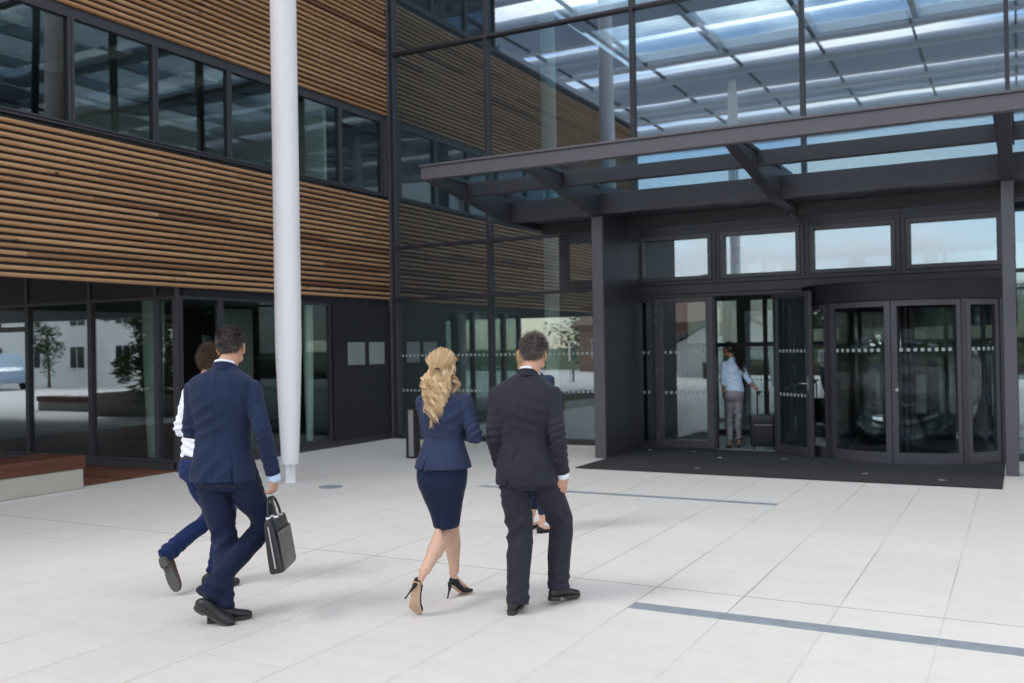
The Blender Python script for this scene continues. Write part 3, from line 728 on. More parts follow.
def hair_mat(name,c1,c2,c3,rough=.42):
    m,nt,nd,lk=new_mat(name); at=nd.new('ShaderNodeAttribute'); at.attribute_name='tone'
    c=ramp(nt,at.outputs['Fac'],[(0,c1),(.5,c2),(1,c3)]); pbsdf(nt,c,rough,0,spec=.5); return m
M['hair_dark']=hair_mat('dark_brown_grey_hair',(.014,.009,.007),(.055,.038,.030),(.24,.21,.20))
M['hair_curly']=hair_mat('greying_curly_hair',(.020,.015,.013),(.10,.08,.07),(.34,.30,.28))
M['hair_brown']=hair_mat('brown_hair',(.022,.010,.005),(.085,.042,.022),(.19,.11,.065))
M['hair_blonde']=hair_mat('blonde_hair',(.36,.20,.085),(.72,.50,.27),(.95,.80,.56),.36)
M['hair_black']=hair_mat('black_hair',(.005,.004,.004),(.014,.010,.009),(.05,.04,.035))

def head(mb, H, R, s=1.0, fem=False):
    """head lofted from ellipsoids round H (eye-level centre); local +y faces forward"""
    H=V3(*H); P=lambda x,y,z: H+R@V3(x,y,z)*s
    b=lambda x,y,z,rx,ry,rz: ball(mb,P(x,y,z),(rx*s,ry*s,rz*s),18,R)
    j=.92 if fem else 1
    b(0,-.012,.030,.074,.094,.088); b(0,.018,-.01,.068,.078,.085); b(0,.030,-.055,.054*j,.062,.055); b(0,.050,-.092,.030*j,.034,.024)
    for x in (-1,1):
        b(x*.042*j,.022,-.065,.022,.045,.028); b(x*.030,.078,.018,.022,.014,.008); b(x*.040,.066,-.022,.022,.020,.018)
        b(x*.079,-.004,-.010,.010,.017,.029); b(x*.087,-.016,-.002,.006,.013,.027); b(x*.083,-.018,.012,.006,.011,.014); b(x*.080,-.006,-.036,.007,.009,.012)
    for i in range(7):
        t=i/6; b(0,.088+.020*t,.010-.042*t,.008+.006*t,.010,.010)
    b(0,.098,-.036,.015,.010,.008)
    b(0,.084,-.062,.022,.012,.0055); b(0,.083,-.071,.020,.012,.006)
def face_parts(H,R,s,root,hairmat):
    H=V3(*H); P=lambda x,y,z: H+R@V3(x,y,z)*s
    for x in (-.030,.030):
        m=MB(); ball(m,P(x,.081,.0),(.012*s,)*3,14); 
        for i in range(len(m.smooth)): m.smooth[i]=True
        e=m.build('eye',M['eye'],root); m=MB(); ball(m,P(x*1.0,.0915,.0),(.0048*s,)*3,10); m.build('iris',M['iris'],e)
        m=MB(); limb(m,[P(x-.014,.090,.016),P(x,.096,.0205),P(x+.014,.090,.016)],[.0022,.003,.002],n=6,sub=3); m.build('eyebrow',hairmat,root)
    m=MB(); limb(m,[P(-.019,.090,-.066),P(0,.0975,-.0655),P(.019,.090,-.066)],[.002,.0058,.002],side=(0,0,1),n=8,sub=4); m.build('lips',M['lip'],root)
def hand(mb, w, d, n_, side=1, curl=.6, s=1.0, spread=.10):
    """w wrist, d direction of the hand, n_ palm normal (fingers curl to it), side: +1 thumb on cross(d,n) side"""
    w=V3(*w); d=nrm(V3(*d)); n_=V3(*n_); n_=nrm(n_-d*np.dot(n_,d)); x=np.cross(d,n_)*side
    loft(mb,[w-d*.03*s,w,w+d*.03*s,w+d*.06*s,w+d*.088*s],[x*.026*s,x*.027*s,x*.036*s,x*.041*s,x*.038*s],[n_*.019*s,n_*.018*s,n_*.016*s,n_*.015*s,n_*.012*s],16,2.4,3)
    for k,(off,L) in enumerate(((.029,.072),(.0095,.080),(-.0095,.074),(-.028,.058))):
        p=w+d*.078*s+x*off*s; dd=nrm(d+x*spread*(off/.03)); pts=[p]; c=curl*(1+.12*k)
        ang=0
        for q,l in enumerate((.40,.32,.28)):
            ang+=c*(.55,.75,.6)[q]; v=dd*math.cos(ang)+n_*math.sin(ang); pts.append(pts[-1]+v*L*l*s)
        limb(mb,pts,[.0095*s,.0088*s,.0080*s,.0062*s],side=x,n=10,sub=3); ball(mb,pts[-1],(.0066*s,)*3,8)
    p=w+d*.022*s+x*.024*s; t1=nrm(d*.75+x*.55+n_*.35); t2=nrm(d*.95+x*.12+n_*.45)
    limb(mb,[p,p+t1*.036*s,p+t1*.036*s+t2*.030*s,p+t1*.036*s+t2*.052*s],[.0135*s,.0115*s,.0095*s,.007*s],side=n_,n=10,sub=3); ball(mb,p+t1*.036*s+t2*.052*s,(.0072*s,)*3,8)

def shoe(root, heel, toe, up=(0,0,1), kind='oxford', mats=('black_leather','sole'), L=.29, ankle=None, w=1.0):
    L=L*.94; w=w*.94
    """heel, toe = sole end points; up = sole normal"""
    h=V3(*heel); t=V3(*toe); d=nrm(t-h); up=V3(*up); up=nrm(up-d*np.dot(up,d)); x=np.cross(d,up)
    C=lambda a,z,o=0: h+d*a*L+up*z+x*o
    m=MB()
    A=[0,.08,.22,.38,.55,.70,.84,.95,1.0]; W=[.017,.029,.033,.032,.037,.042,.038,.026,.011]; Z=[.050,.078,.090,.080,.064,.049,.041,.033,.020]
    cs=[C(a,.018+z/2) for a,z in zip(A,Z)]; us=[x*v*w for v in W]; ws=[up*(z/2) for z in Z]
    loft(m,cs,us,ws,20,2.5,4)
    if ankle is not None: limb(m,[C(.14,.06),C(.14,.10)],[(.036*w,.045),(.038*w,.047)],side=x,n=16,sub=3)
    sh=skin(m,'shoe',M[mats[0]],root,.006,3)
    m=MB(); 
    def plate(m,a0,a1,z0,z1,grow=.003):
        n=12; top=[];bot=[]
        As=[a0+(a1-a0)*i/n for i in range(n+1)]
        Wf=lambda a: np.interp(a,A,W)*w+grow
        ring=[C(a,0,Wf(a)) for a in As]+[C(a,0,-Wf(a)) for a in As[::-1]]
        N_=len(ring); vs=[r+up*z0 for r in ring]+[r+up*z1 for r in ring]
        m.add(vs,[tuple(range(N_))[::-1],tuple(range(N_,2*N_))]+[(i,(i+1)%N_,N_+(i+1)%N_,N_+i) for i in range(N_)])
    plate(m,.0,1.0,.019,.028); plate(m,.45,.98,.010,.0189,.002); plate(m,.0,.27,.0,.0185,.0)
    m.build('sole',M[mats[1]],sh)
    if kind=='oxford':
        m=MB()
        for a in (.36,.42,.48): limb(m,[C(a,np.interp(a,A,Z)+.020,-.016),C(a,np.interp(a,A,Z)+.026,0),C(a,np.interp(a,A,Z)+.020,.016)],[.0022]*3,side=d,n=6,sub=2)
        m.build('laces',M['suede'],sh)
    return sh
def pump(root, heel, ball_, toe, up, hh=.095, w=1.0, heel_tip=None):
    """high heel: heel = underside of the heel seat, ball_ = ball of foot on the sole, toe = toe tip"""
    h=V3(*heel); b=V3(*ball_); t=V3(*toe); up=nrm(V3(*up)); d1=nrm(b-h); x=nrm(np.cross(d1,up))
    pts=[h,h+(b-h)*.2+up*.004,h+(b-h)*.5-up*.004,h+(b-h)*.8-up*.008,b,b+(t-b)*.5,t]
    W=[.020,.028,.027,.032,.038,.030,.009]; Z=[.058,.064,.046,.036,.034,.027,.016]
    m=MB(); cs=[];us=[];ws=[]
    for i,(p,ww,z) in enumerate(zip(pts,W,Z)):
        tt=nrm(pts[min(i+1,6)]-pts[max(i-1,0)]); n=nrm(np.cross(x,tt)); cs.append(p+n*(z/2+.003)); us.append(x*ww*w); ws.append(n*z/2)
    loft(m,cs,us,ws,18,2.3,4); sh=skin(m,'shoe',M['suede'],root,.005,2)
    m=MB(); loft(m,[p+nrm(np.cross(x,nrm(pts[min(i+1,6)]-pts[max(i-1,0)])))*.001 for i,p in enumerate(pts)],[x*(v*.93)*w for v in W],[nrm(np.cross(x,nrm(pts[min(i+1,6)]-pts[max(i-1,0)])))*.0035 for i in range(7)],18,2.6,4)
    for i in range(len(m.smooth)): m.smooth[i]=True
    m.build('sole',M['sole_beige'],sh)
    tip=V3(*heel_tip); q=h+(b-h)*.06
    m=MB(); limb(m,[q+up*.018,q-(q-tip)*.25,q-(q-tip)*.6,tip],[(.019,.019),(.010,.011),(.0055,.006),(.0048,.005)],side=x,n=12,sub=4)
    for i in range(len(m.smooth)): m.smooth[i]=True
    m.build('heel',M['suede'],sh)
    return sh

# ---- hair made of many fine ribbons
def strand(m, pts, w, tone, side=None):
    vs=[];n=len(pts)
    for i,p in enumerate(pts):
        t=nrm(pts[min(i+1,n-1)]-pts[max(i-1,0)]); s=side if side is not None else RNG.normal(size=3); s=np.cross(t,s); s=nrm(s)
        if i==0: s0=s
        else:
            s=nrm(s0-t*np.dot(s0,t)); s0=s
        ww=w*(1-.75*i/(n-1)); vs+= [p-s*ww/2,p+s*ww/2]
    m.add(vs,[(2*i,2*i+1,2*i+3,2*i+2) for i in range(n-1)],tone)
def short_hair(root, H, R, s, mat, n=5200, length=.022, curl=0, grey=.3, low=-.052, seed=1, top=1.0, capk=1.0):
    r=np.random.default_rng(seed); H=V3(*H)
    # cap under the strands
    def scal(th,ph):  # th from vertical, ph azimuth (0 = forward)
        d=V3(math.sin(th)*math.sin(ph),math.sin(th)*math.cos(ph),math.cos(th)); e=V3(.0775,.098,.093)*capk
        return V3(0,-.012,.028)+d*e, nrm(d/e)
    def lowz(ph):  # hairline height by azimuth
        a=abs(((ph+PI)%(2*PI))-PI)/PI
        return np.interp(a,[0,.25,.40,.47,.55,.64,.8,1],[.062,.058,.025,-.004,.024,-.030,low,low-.004])
    m=MB(); ring=[];nn=36;mm=16; vs=[]
    for i in range(mm+1):
        for k in range(nn):
            ph=2*PI*k/nn; th=PI*.72*i/mm
            for _ in range(40):
                p,nv=scal(th,ph)
                if p[2]>=lowz(ph): break
                th*=.965
            fd=1.0 if th>0 else 1
            p=p*1.0+nv*(.004+.007*top*max(0,nv[2]))
            if th<PI*.72*i/mm-1e-6: p=p-nv*.004
            vs.append(H+R@p*s)
    fs=[(i*nn+k,(i+1)*nn+k,(i+1)*nn+(k+1)%nn,i*nn+(k+1)%nn) for i in range(mm) for k in range(nn)]
    m.add(vs,fs,.12)
    for i in range(len(m.smooth)): m.smooth[i]=True
    for k in range(n):
        th=math.acos(r.uniform(-.75,1)); ph=r.uniform(0,2*PI); p,nv=scal(th,ph); lz=lowz(ph)
        if p[2]<lz+r.uniform(-.004,.01): continue
        g=np.interp(p[2],[-.05,.05],[1,.15]) if abs(p[0])>.03 else .35
        tone=min(1,max(0,r.normal(.36,.25)+(grey*r.uniform(0,1.4)*g)))
        flow=nrm(V3(r.normal(0,.25),-.5 if p[1]<.02 else .3,-1.0*max(0,1-nv[2]*1.1)+.25*nv[2])); 
        fl=nrm(flow-nv*np.dot(flow,nv)+nv*(.35 if curl==0 else .6)+r.normal(0,.34+.4*curl,3)); L=length*(.7+.6*r.random())*(.45+.75*max(0,(p[2]+.05)/.14))*(1+.5*(top-1))
        pts=[H+R@(p+nv*(.0035+.0065*top*max(0,nv[2])))*s]
        for q in range(4):
            a=(q+1)/4; off=nv*.006*math.sin(a*PI)
            if curl: fl=nrm(fl+curl*r.normal(0,.55,3)+nv*.1)
            pts.append(pts[-1]+R@(fl*L/4+off*.25)*s); fl=nrm(fl+V3(0,0,-.12))
        strand(m,pts,.0027,tone)
    return m.build('hair',mat,root)
def long_hair(root, H, R, s, mat, locks, n_per=60, seed=3, cap_tone=.3, name='hair', cap=True, wave=.012, wl=.075, width=.0026, spread=.016, top=.012):
    """locks: list of guide polylines (world-local coords)"""
    r=np.random.default_rng(seed); m=MB(); H=V3(*H)
    if cap:
        vs=[];nn=40;mm=20
        for i in range(mm+1):
            th=PI*.80*i/mm
            for k in range(nn):
                ph=2*PI*k/nn; d=V3(math.sin(th)*math.sin(ph),math.sin(th)*math.cos(ph),math.cos(th)); e=V3(.082,.104,.100)
                p=V3(0,-.018,.028)+d*e
                face=d[1]>.25 and p[2]<.055
                if face: p=p-d*.032
                p=p+d*.0035*math.sin(ph*14+th*5)
                vs.append(H+R@p*s)
        m.add(vs,[(i*nn+k,(i+1)*nn+k,(i+1)*nn+(k+1)%nn,i*nn+(k+1)%nn) for i in range(mm) for k in range(nn)],cap_tone)
        for i in range(len(m.smooth)): m.smooth[i]=True
    for g in locks:
        g=[V3(*q) for q in g]; ph=r.uniform(0,6.3); ax=r.normal(size=3); tone0=r.normal(.55,.24); L=sum(np.linalg.norm(g[i+1]-g[i]) for i in range(len(g)-1)); am=wave*r.uniform(.6,1.3)
        NP=max(10,int(L/.012)); wlk=wl*r.uniform(.8,1.25)
        base=[cr(g,(len(g)-1)*i/(NP-1)) for i in range(NP)]
        t=nrm(g[-1]-g[0]); a1=nrm(np.cross(t,ax)); a2=np.cross(t,a1)
        for j in range(n_per):
            o=r.normal(0,1,2)*spread*.5; dp=r.normal(0,.25); ln=r.uniform(.82,1.02); tn=min(1,max(0,tone0+r.normal(0,.15))); pts=[]
            for i in range(NP):
                f=i/(NP-1); 
                if f>ln: break
                sp=.5+.9*math.sin(PI*min(1,f*.95+.05)); wv=am*min(1,f*2.6); q=2*PI*f*L/wlk+ph+dp
                pts.append(base[i]+a1*(o[0]*sp+wv*math.sin(q))+a2*(o[1]*sp+wv*math.cos(q)*.8))
            if len(pts)>3: strand(m,pts,width,tn)
    return m.build(name,mat,root)

def leg_pts(hip,kn,an,bow=.0):
    hip,kn,an=V3(*hip),V3(*kn),V3(*an); return [hip,hip*.5+kn*.5,kn,kn*.62+an*.38,kn*.3+an*.7,an]
def person_body(root, J, mat, s=1.0, fem=False, hands=('L','R'), curls=(.55,.55), bare_legs=False, az=0, head_R=None, palm=None, voxel=.005, feet=True, bare_arm=False):
    m=MB(); R=head_R if head_R is not None else rotm(J.get('haz',0),J.get('htilt',0),J.get('hlean',0))
    H=V3(*J['head']); head(m,H,R,s,fem)
    c7=V3(*J['c7']); nb=H+R@V3(0,-.028,-.06)*s; nr=.052 if fem else .062
    limb(m,[H+R@V3(0,-.02,-.02)*s,nb,c7*.55+nb*.45,c7+V3(0,.025,-.04)],[nr*.9,nr*.95,nr,nr*1.2],side=R@V3(1,0,0),n=18,sub=4)
    pel=V3(*J['pel']); sx=J.get('sx',V3(1,0,0)); fy=np.cross(V3(0,0,1),sx); 
    ch=(c7*.62+pel*.38); ws_=(c7*.3+pel*.7)
    loft(m,[pel+V3(0,0,-.06),pel,ws_,ch,c7+V3(0,.0,-.09),c7+V3(0,.02,-.02)],[sx*.11,sx*.13,sx*.105,sx*.135,sx*.13,sx*.05],[fy*.08,fy*.085,fy*.07,fy*.085,fy*.07,fy*.045],20,2.2,4)
    for S in 'LR':
        sh,el,wr=[V3(*J[k+S]) for k in ('sh','el','wr')]
        k=1.0 if bare_arm else .85
        limb(m,[c7*.5+sh*.5+V3(0,0,-.06),sh,sh*.5+el*.5,el,el*.6+wr*.4,wr],[.045*k,.046*k,.042*k,.037*k,.036*k,.025],n=14,sub=4)
        if S in hands and ('hd'+S) in J: hand(m,J['wr'+S],J['hd'+S],J['pn'+S],J.get('ts'+S,1),J.get('cl'+S,.5),1.06*s if not fem else .86*s)
        hip,kn,an=[V3(*J[k+S]) for k in ('hip','kn','an')]
        rr=[.060,.052,.038,.036,.028,.026] if not bare_legs else [.080,.072,.055,.056,.041,.031]
        limb(m,leg_pts(hip,kn,an),[(a,a*1.08) for a in rr],n=18,sub=5)
        if bare_legs:
            t=nrm(an-kn); s_=nrm(np.cross(t,V3(1,0,0))); back=V3(0,-1,0); ball(m,kn*.68+an*.32+back*.014,(.042,.036,.10),16)
            ball(m,an+V3(-.012,0,0),(.030,.030,.03),10)
        if feet and ('ft'+S) in J: 
            a,b=J['ft'+S]; limb(m,[an,V3(*a)+V3(0,0,.0),V3(*b)],[(.025,.027),(.020,.022),(.020,.012)],n=12,sub=3)
    return skin(m,'body',mat,root,voxel,2)

def jacket(root, J, mat, rings, sleeve=(.070,.062,.054,.050,.045), voxel=.008, disp=None, collar=True, fem=False, name='jacket', cut=.98, flare=None, elsag=.0):
    """rings: (cx,cy,z,a,b,p) hem -> neck"""
    m=MB(); sx=J.get('sx',V3(1,0,0)); fy=np.cross(V3(0,0,1),sx)
    loft(m,[(r[0],r[1],r[2]) for r in rings],[sx*r[3] for r in rings],[fy*r[4] for r in rings],40,2.35,5)
    for S in 'LR':
        sh,el,wr=[V3(*J[k+S]) for k in ('sh','el','wr')]; d=nrm(wr-el); c7=V3(*J['c7'])
        sgn=-1 if S=='L' else 1
        up=sh+V3(0,0,.004)-sx*sgn*.06
        end=el+(wr-el)*cut
        limb(m,[up,sh+sx*sgn*.004,sh*.55+el*.45,el,el*.5+end*.5,end],[(sleeve[0]*.62,sleeve[0]*.7),(sleeve[0],sleeve[0]*1.0),(sleeve[1],sleeve[1]),(sleeve[2],sleeve[2]*1.04),(sleeve[3],sleeve[3]),(sleeve[4],sleeve[4])],side=sx,n=22,sub=6)
        if S in (flare or ''): pass
    return skin(m,name,mat,root,voxel,4,disp)
def collar_ring(root, c, sx, fy, r, h, mat, name, tilt=.25, th=.006, back=1.0, drop=.0):
    """stand collar: a band round the neck open at the front"""
    c=V3(*c); m=MB(); n=36; vs=[]
    for i in range(n+1):
        a=-PI/2+ (PI*1.0-.25)*(2*i/n-1)  # centred on the back (-y)
        ca,sa=math.cos(a),math.sin(a); f=(1+sa)/2
        lo=drop*f
        for (rr,z) in ((r*1.10,-lo-.012*f),(r*1.0,h-lo*1.6-.020*f),(r*1.0-th,h-lo*1.6-.020*f),(r*1.10-th,-lo-.012*f)):
            vs.append(c+sx*ca*rr+fy*(sa*rr*1.08)+V3(0,0,z))
    fs=[]
    for i in range(n):
        for k in range(4): fs.append((i*4+k,i*4+(k+1)%4,(i+1)*4+(k+1)%4,(i+1)*4+k))
    fs+=[(3,2,1,0),(n*4,n*4+1,n*4+2,n*4+3)]
    m.add(vs,fs); 
    for i in range(len(m.smooth)): m.smooth[i]=False
    return m.build(name,mat,root)
def trousers(root, J, mat, waist, leg=(.098,.088,.076,.073,.072,.070), voxel=.008, disp=None, hem=.10, hemw=None, name='trousers'):
    m=MB(); sx=J.get('sx',V3(1,0,0)); fy=np.cross(V3(0,0,1),sx)
    loft(m,[w[:3] for w in waist],[sx*w[3] for w in waist],[fy*w[4] for w in waist],32,2.3,5)
    for S in 'LR':
        hip,kn,an=[V3(*J[k+S]) for k in ('hip','kn','an')]
        d=nrm(an-kn); end=an-d*hem*.0+d*J.get('hem'+S,.0)
        lp=[hip+V3(0,0,.03),hip*.5+kn*.5,kn,kn*.6+end*.4,kn*.3+end*.7,end]
        r=leg; limb(m,lp,[(r[0],r[0]*1.12),(r[1],r[1]*1.12),(r[2],r[2]*1.08),(r[3],r[3]*1.06),(r[4],r[4]*1.1),(r[5],r[5]*1.2)],side=sx,n=26,sub=7)
    return skin(m,name,mat,root,voxel,4,disp)
def cuff(root, J, S, mat, r=.034, L=.022, cut=.98):
    el,wr=V3(*J['el'+S]),V3(*J['wr'+S]); e=el+(wr-el)*(cut-.02); d=nrm(wr-el); m=MB()
    limb(m,[e,e+d*(L+.02)],[r,r*.97],n=20,sub=3)
    for i in range(len(m.smooth)): m.smooth[i]=True
    return m.build('cuff',mat,root)
def trouser_folds(P, J, k=1.0, seed=5):
    d=np.zeros(len(P))
    for S,sd in (('L',seed),('R',seed+7)):
        hip,kn,an=[V3(*J[q+S]) for q in ('hip','kn','an')]; t=nrm(an-kn)
        d+=fold(P,kn+V3(0,-.03,.0),t+V3(.8,0,0),.085,.0085*k,(.10,.10,.11),1,sd)
        d+=fold(P,kn*.8+hip*.2,t+V3(-.9,0,0),.09,.006*k,(.10,.10,.12),1,sd+1)
        d+=fold(P,an+(kn-an)*.10,t+V3(.5,0,0),.06,.0075*k,(.09,.09,.075),1.2,sd+2)
        d+=fold(P,hip+V3(0,0,-.10),nrm(hip-kn)+V3(.5 if S=='R' else -.5,0,0),.055,.006*k,(.12,.12,.10),1,sd+3)
        d+=fold(P,kn*.5+an*.5,t*.25+V3(1,.2,0),.075,.004*k,(.09,.09,.16),.8,sd+4)
        # pressed crease down the back and front of the lower leg
        q=P-kn; ax=q@t; L=np.linalg.norm(an-kn); rad=q-np.outer(ax,t); w=np.exp(-(rad[:,0]/.007)**2)*((ax>-.12)&(ax<L*.95)); near=np.linalg.norm(rad,axis=1)<.13
        d+=.0018*k*w*near
    d+=.0018*k*wnoise(P,12,seed)
    return d
def sleeve_folds(P, J, S, k=1.0, seed=2):
    k=k*1.25
    sh,el,wr=[V3(*J[q+S]) for q in ('sh','el','wr')]; t=nrm(el-sh); t2=nrm(wr-el)
    return fold(P,el,t+V3(.3,0,0),.042,.007*k,(.075,.085,.10),1,seed)+fold(P,sh*.55+el*.45,t+V3(.45,0,.0),.055,.0045*k,(.07,.08,.10),1,seed+1)+fold(P,el*.45+wr*.55,t2+V3(-.4,0,0),.045,.005*k,(.06,.07,.09),1,seed+2)
def line_step(P, a, b, amp, w=.006, back=True, L=None):
    """cloth overlap edge from a to b in the x-z plane on the back: raised on the right of the line"""
    a=V3(*a);b=V3(*b); t=(b-a); ln=math.hypot(t[0],t[2]); tx,tz=t[0]/ln,t[2]/ln
    qx,qz=P[:,0]-a[0],P[:,2]-a[2]; al=qx*tx+qz*tz; ac=qx*(-tz)+qz*tx
    on=1/(1+np.exp(-(al)/.01)); on=on*np.clip(al/ln*1.4,0,1); m=(P[:,1]<a[1]) 
    return amp*on*m*(1/(1+np.exp(-ac/ (w*.35)))*np.exp(-np.maximum(ac,0)/.05))- 1.3*amp*on*m*np.exp(-((ac+w)/(w*1.1))**2)
def seam(P, x, z0, z1, depth=.004, w=.0065, yb=0, slope=0, z_ref=1.2):
    xx=x+slope*(P[:,2]-z_ref); return -depth*np.exp(-((P[:,0]-xx)/w)**2)*((P[:,2]>z0)&(P[:,2]<z1)&(P[:,1]<yb))
def groove_curve(P, pts, depth=.0025, w=.007, yb=0.05):
    d=np.full(len(P),9.)
    for a,b in zip(pts[:-1],pts[1:]):
        a=V3(*a);b=V3(*b);t=b-a;L=np.dot(t,t); u=np.clip(((P-a)@t)/L,0,1); d=np.minimum(d,np.linalg.norm(P-(a+u[:,None]*t),axis=1))
    return -depth*np.exp(-(d/w)**2)

SX=lambda a: V3(math.cos(a),math.sin(a),0)
def to_local(a):
    ca,sa=math.cos(a),math.sin(a); return lambda p: (p[0]*ca+p[1]*sa,-p[0]*sa+p[1]*ca,p[2])
# ------------------------------------------------------------------ 1  man in the dark suit, right of the group
def man_dark():
    o=empty('person',(7.60,-9.30,0),0,'man in a dark charcoal suit with curly greying hair, left hand in pocket','person','people walking to the entrance')
    a=.22; o.rotation_euler[2]=a; W=to_local(a)
    J=dict(head=(.066,.050,1.632),c7=(.037,-.015,1.508),pel=(.005,0,.98),shL=(-.165,.0,1.380),shR=(.180,.0,1.380),elL=(-.186,-.050,1.105),wrL=(-.186,.085,.90),elR=(.238,-.055,1.105),wrR=(.243,.035,.860),
      hipL=(-.085,.0,.90),hipR=(.095,.0,.90),knL=W((-.035,-.015,.495)),anL=W((.012,-.145,.085)),knR=W((.148,.215,.525)),anR=W((.150,.16,.105)),
      hdL=(.15,.35,-1),pnL=(1,0,0),clL=.3,tsL=1, hdR=(-.08,.14,-1),pnR=(-.7,.7,.0),clR=.28,tsR=1,haz=-.08,htilt=.06,hemL=.035,hemR=.015)
    R=rotm(J['haz'],J['htilt'],0)
    person_body(o,J,M['skin'],.95); face_parts(J['head'],R,.95,o,M['hair_curly'])
    short_hair(o,J['head'],R,.95,M['hair_curly'],7500,.024,curl=1,grey=.62,seed=4,top=1.5,low=-.050)
    rings=[(.012,.003,.795,.203,.150),(.010,-.002,.86,.199,.146),(.010,-.005,.96,.187,.137),(.012,.0,1.08,.169,.120),(.012,-.008,1.20,.180,.125),(.010,-.012,1.28,.204,.134),(.008,-.010,1.375,.212,.120),(.010,-.010,1.425,.198,.104),(.016,-.008,1.462,.150,.086),(.024,-.004,1.492,.104,.074),(.034,.0,1.514,.068,.064)]
    def dj(P,n):
        d=.0026*wnoise(P,11,1)+sleeve_folds(P,J,'L',1,3)+sleeve_folds(P,J,'R',1,9)
        d+=line_step(P,(-.012,.02,1.03),(-.075,.02,.80),.016)+groove_curve(P,[(-.012,-.13,1.03),(-.04,-.145,.93),(-.075,-.15,.80)],.012,.007)
        d+=seam(P,.012,1.0,1.48,.006); d+=seam(P,-.105,.80,1.30,.0022,slope=-.10)+seam(P,.130,.80,1.30,.0022,slope=.10)
        d+=fold(P,(.10,-.12,1.22),(.35,0,1),.075,.0055,(.13,.12,.13),1,21)+fold(P,(-.09,-.12,1.22),(-.45,0,1),.075,.0055,(.12,.12,.13),1,22)
        d+=fold(P,(.0,-.12,1.40),(1,0,.2),.085,.0035,(.16,.12,.10),.8,23)+fold(P,(.02,-.12,.92),(.8,0,.5),.10,.005,(.20,.14,.10),.9,24)
        for S,g in (('L',-1),('R',1)):
            x=.012+g*.182; d+=groove_curve(P,[(x,-.10,1.26),(x+g*.006,-.09,1.35),(x+g*.004,-.03,1.415),(x,.02,1.43)],.0035,.007)
        return d
    def pj(P,n):
        # jacket skirt pushed out over the right pocket and pulled at the left by the hand
        w=np.exp(-(((P[:,2]-.86)/.09)**2))*np.clip((P[:,0]-.14)/.08,0,1)*np.clip((P[:,1]+.02)/.08,0,1); P=P+np.outer(w,V3(.045,.02,0)); return P
    j=jacket(o,J,M['char_suit'],rings,sleeve=(.066,.060,.055,.051,.047),disp=dj,voxel=.0075)
    m=MB(); limb(m,[(.15,.03,1.02),(.19,.07,.92),(.235,.11,.86),(.225,.11,.83)],[(.05,.05),(.06,.05),(.045,.04),(.02,.03)],n=16,sub=5); 
    f=skin(m,'jacket_front',M['char_suit'],o,.008,3,lambda P,n:fold(P,(.22,.06,.88),(1,0,1),.05,.004,.1,1,4))
    collar_ring(o,(.036,.004,1.500),SX(0),V3(0,1,0),.070,.046,M['char_suit'],'jacket_collar',th=.008,drop=.02)
    collar_ring(o,(.040,.008,1.516),SX(0),V3(0,1,0),.0645,.044,M['white_shirt'],'shirt_collar',th=.005,drop=.02)
    cuff(o,J,'R',M['white_shirt'],.040,.018)
    waist=[(.005,.0,1.04,.165,.120),(.005,-.005,.97,.172,.130),(.005,-.012,.90,.178,.142),(.005,-.010,.82,.172,.135),(.005,0,.77,.12,.10)]
    t=trousers(o,J,M['char_suit'],waist,leg=(.102,.096,.084,.078,.076,.074),disp=lambda P,n:trouser_folds(P,J,1.7,31),voxel=.0075)
    shoe(o,W((.005,-.235,0)),W((-.065,.050,.0)),mats=('black_leather','sole'))
    shoe(o,W((.120,.085,.028)),W((.215,.345,.0)),up=(-.05,-.07,1),mats=('black_leather','sole'))
    return o
man_dark()
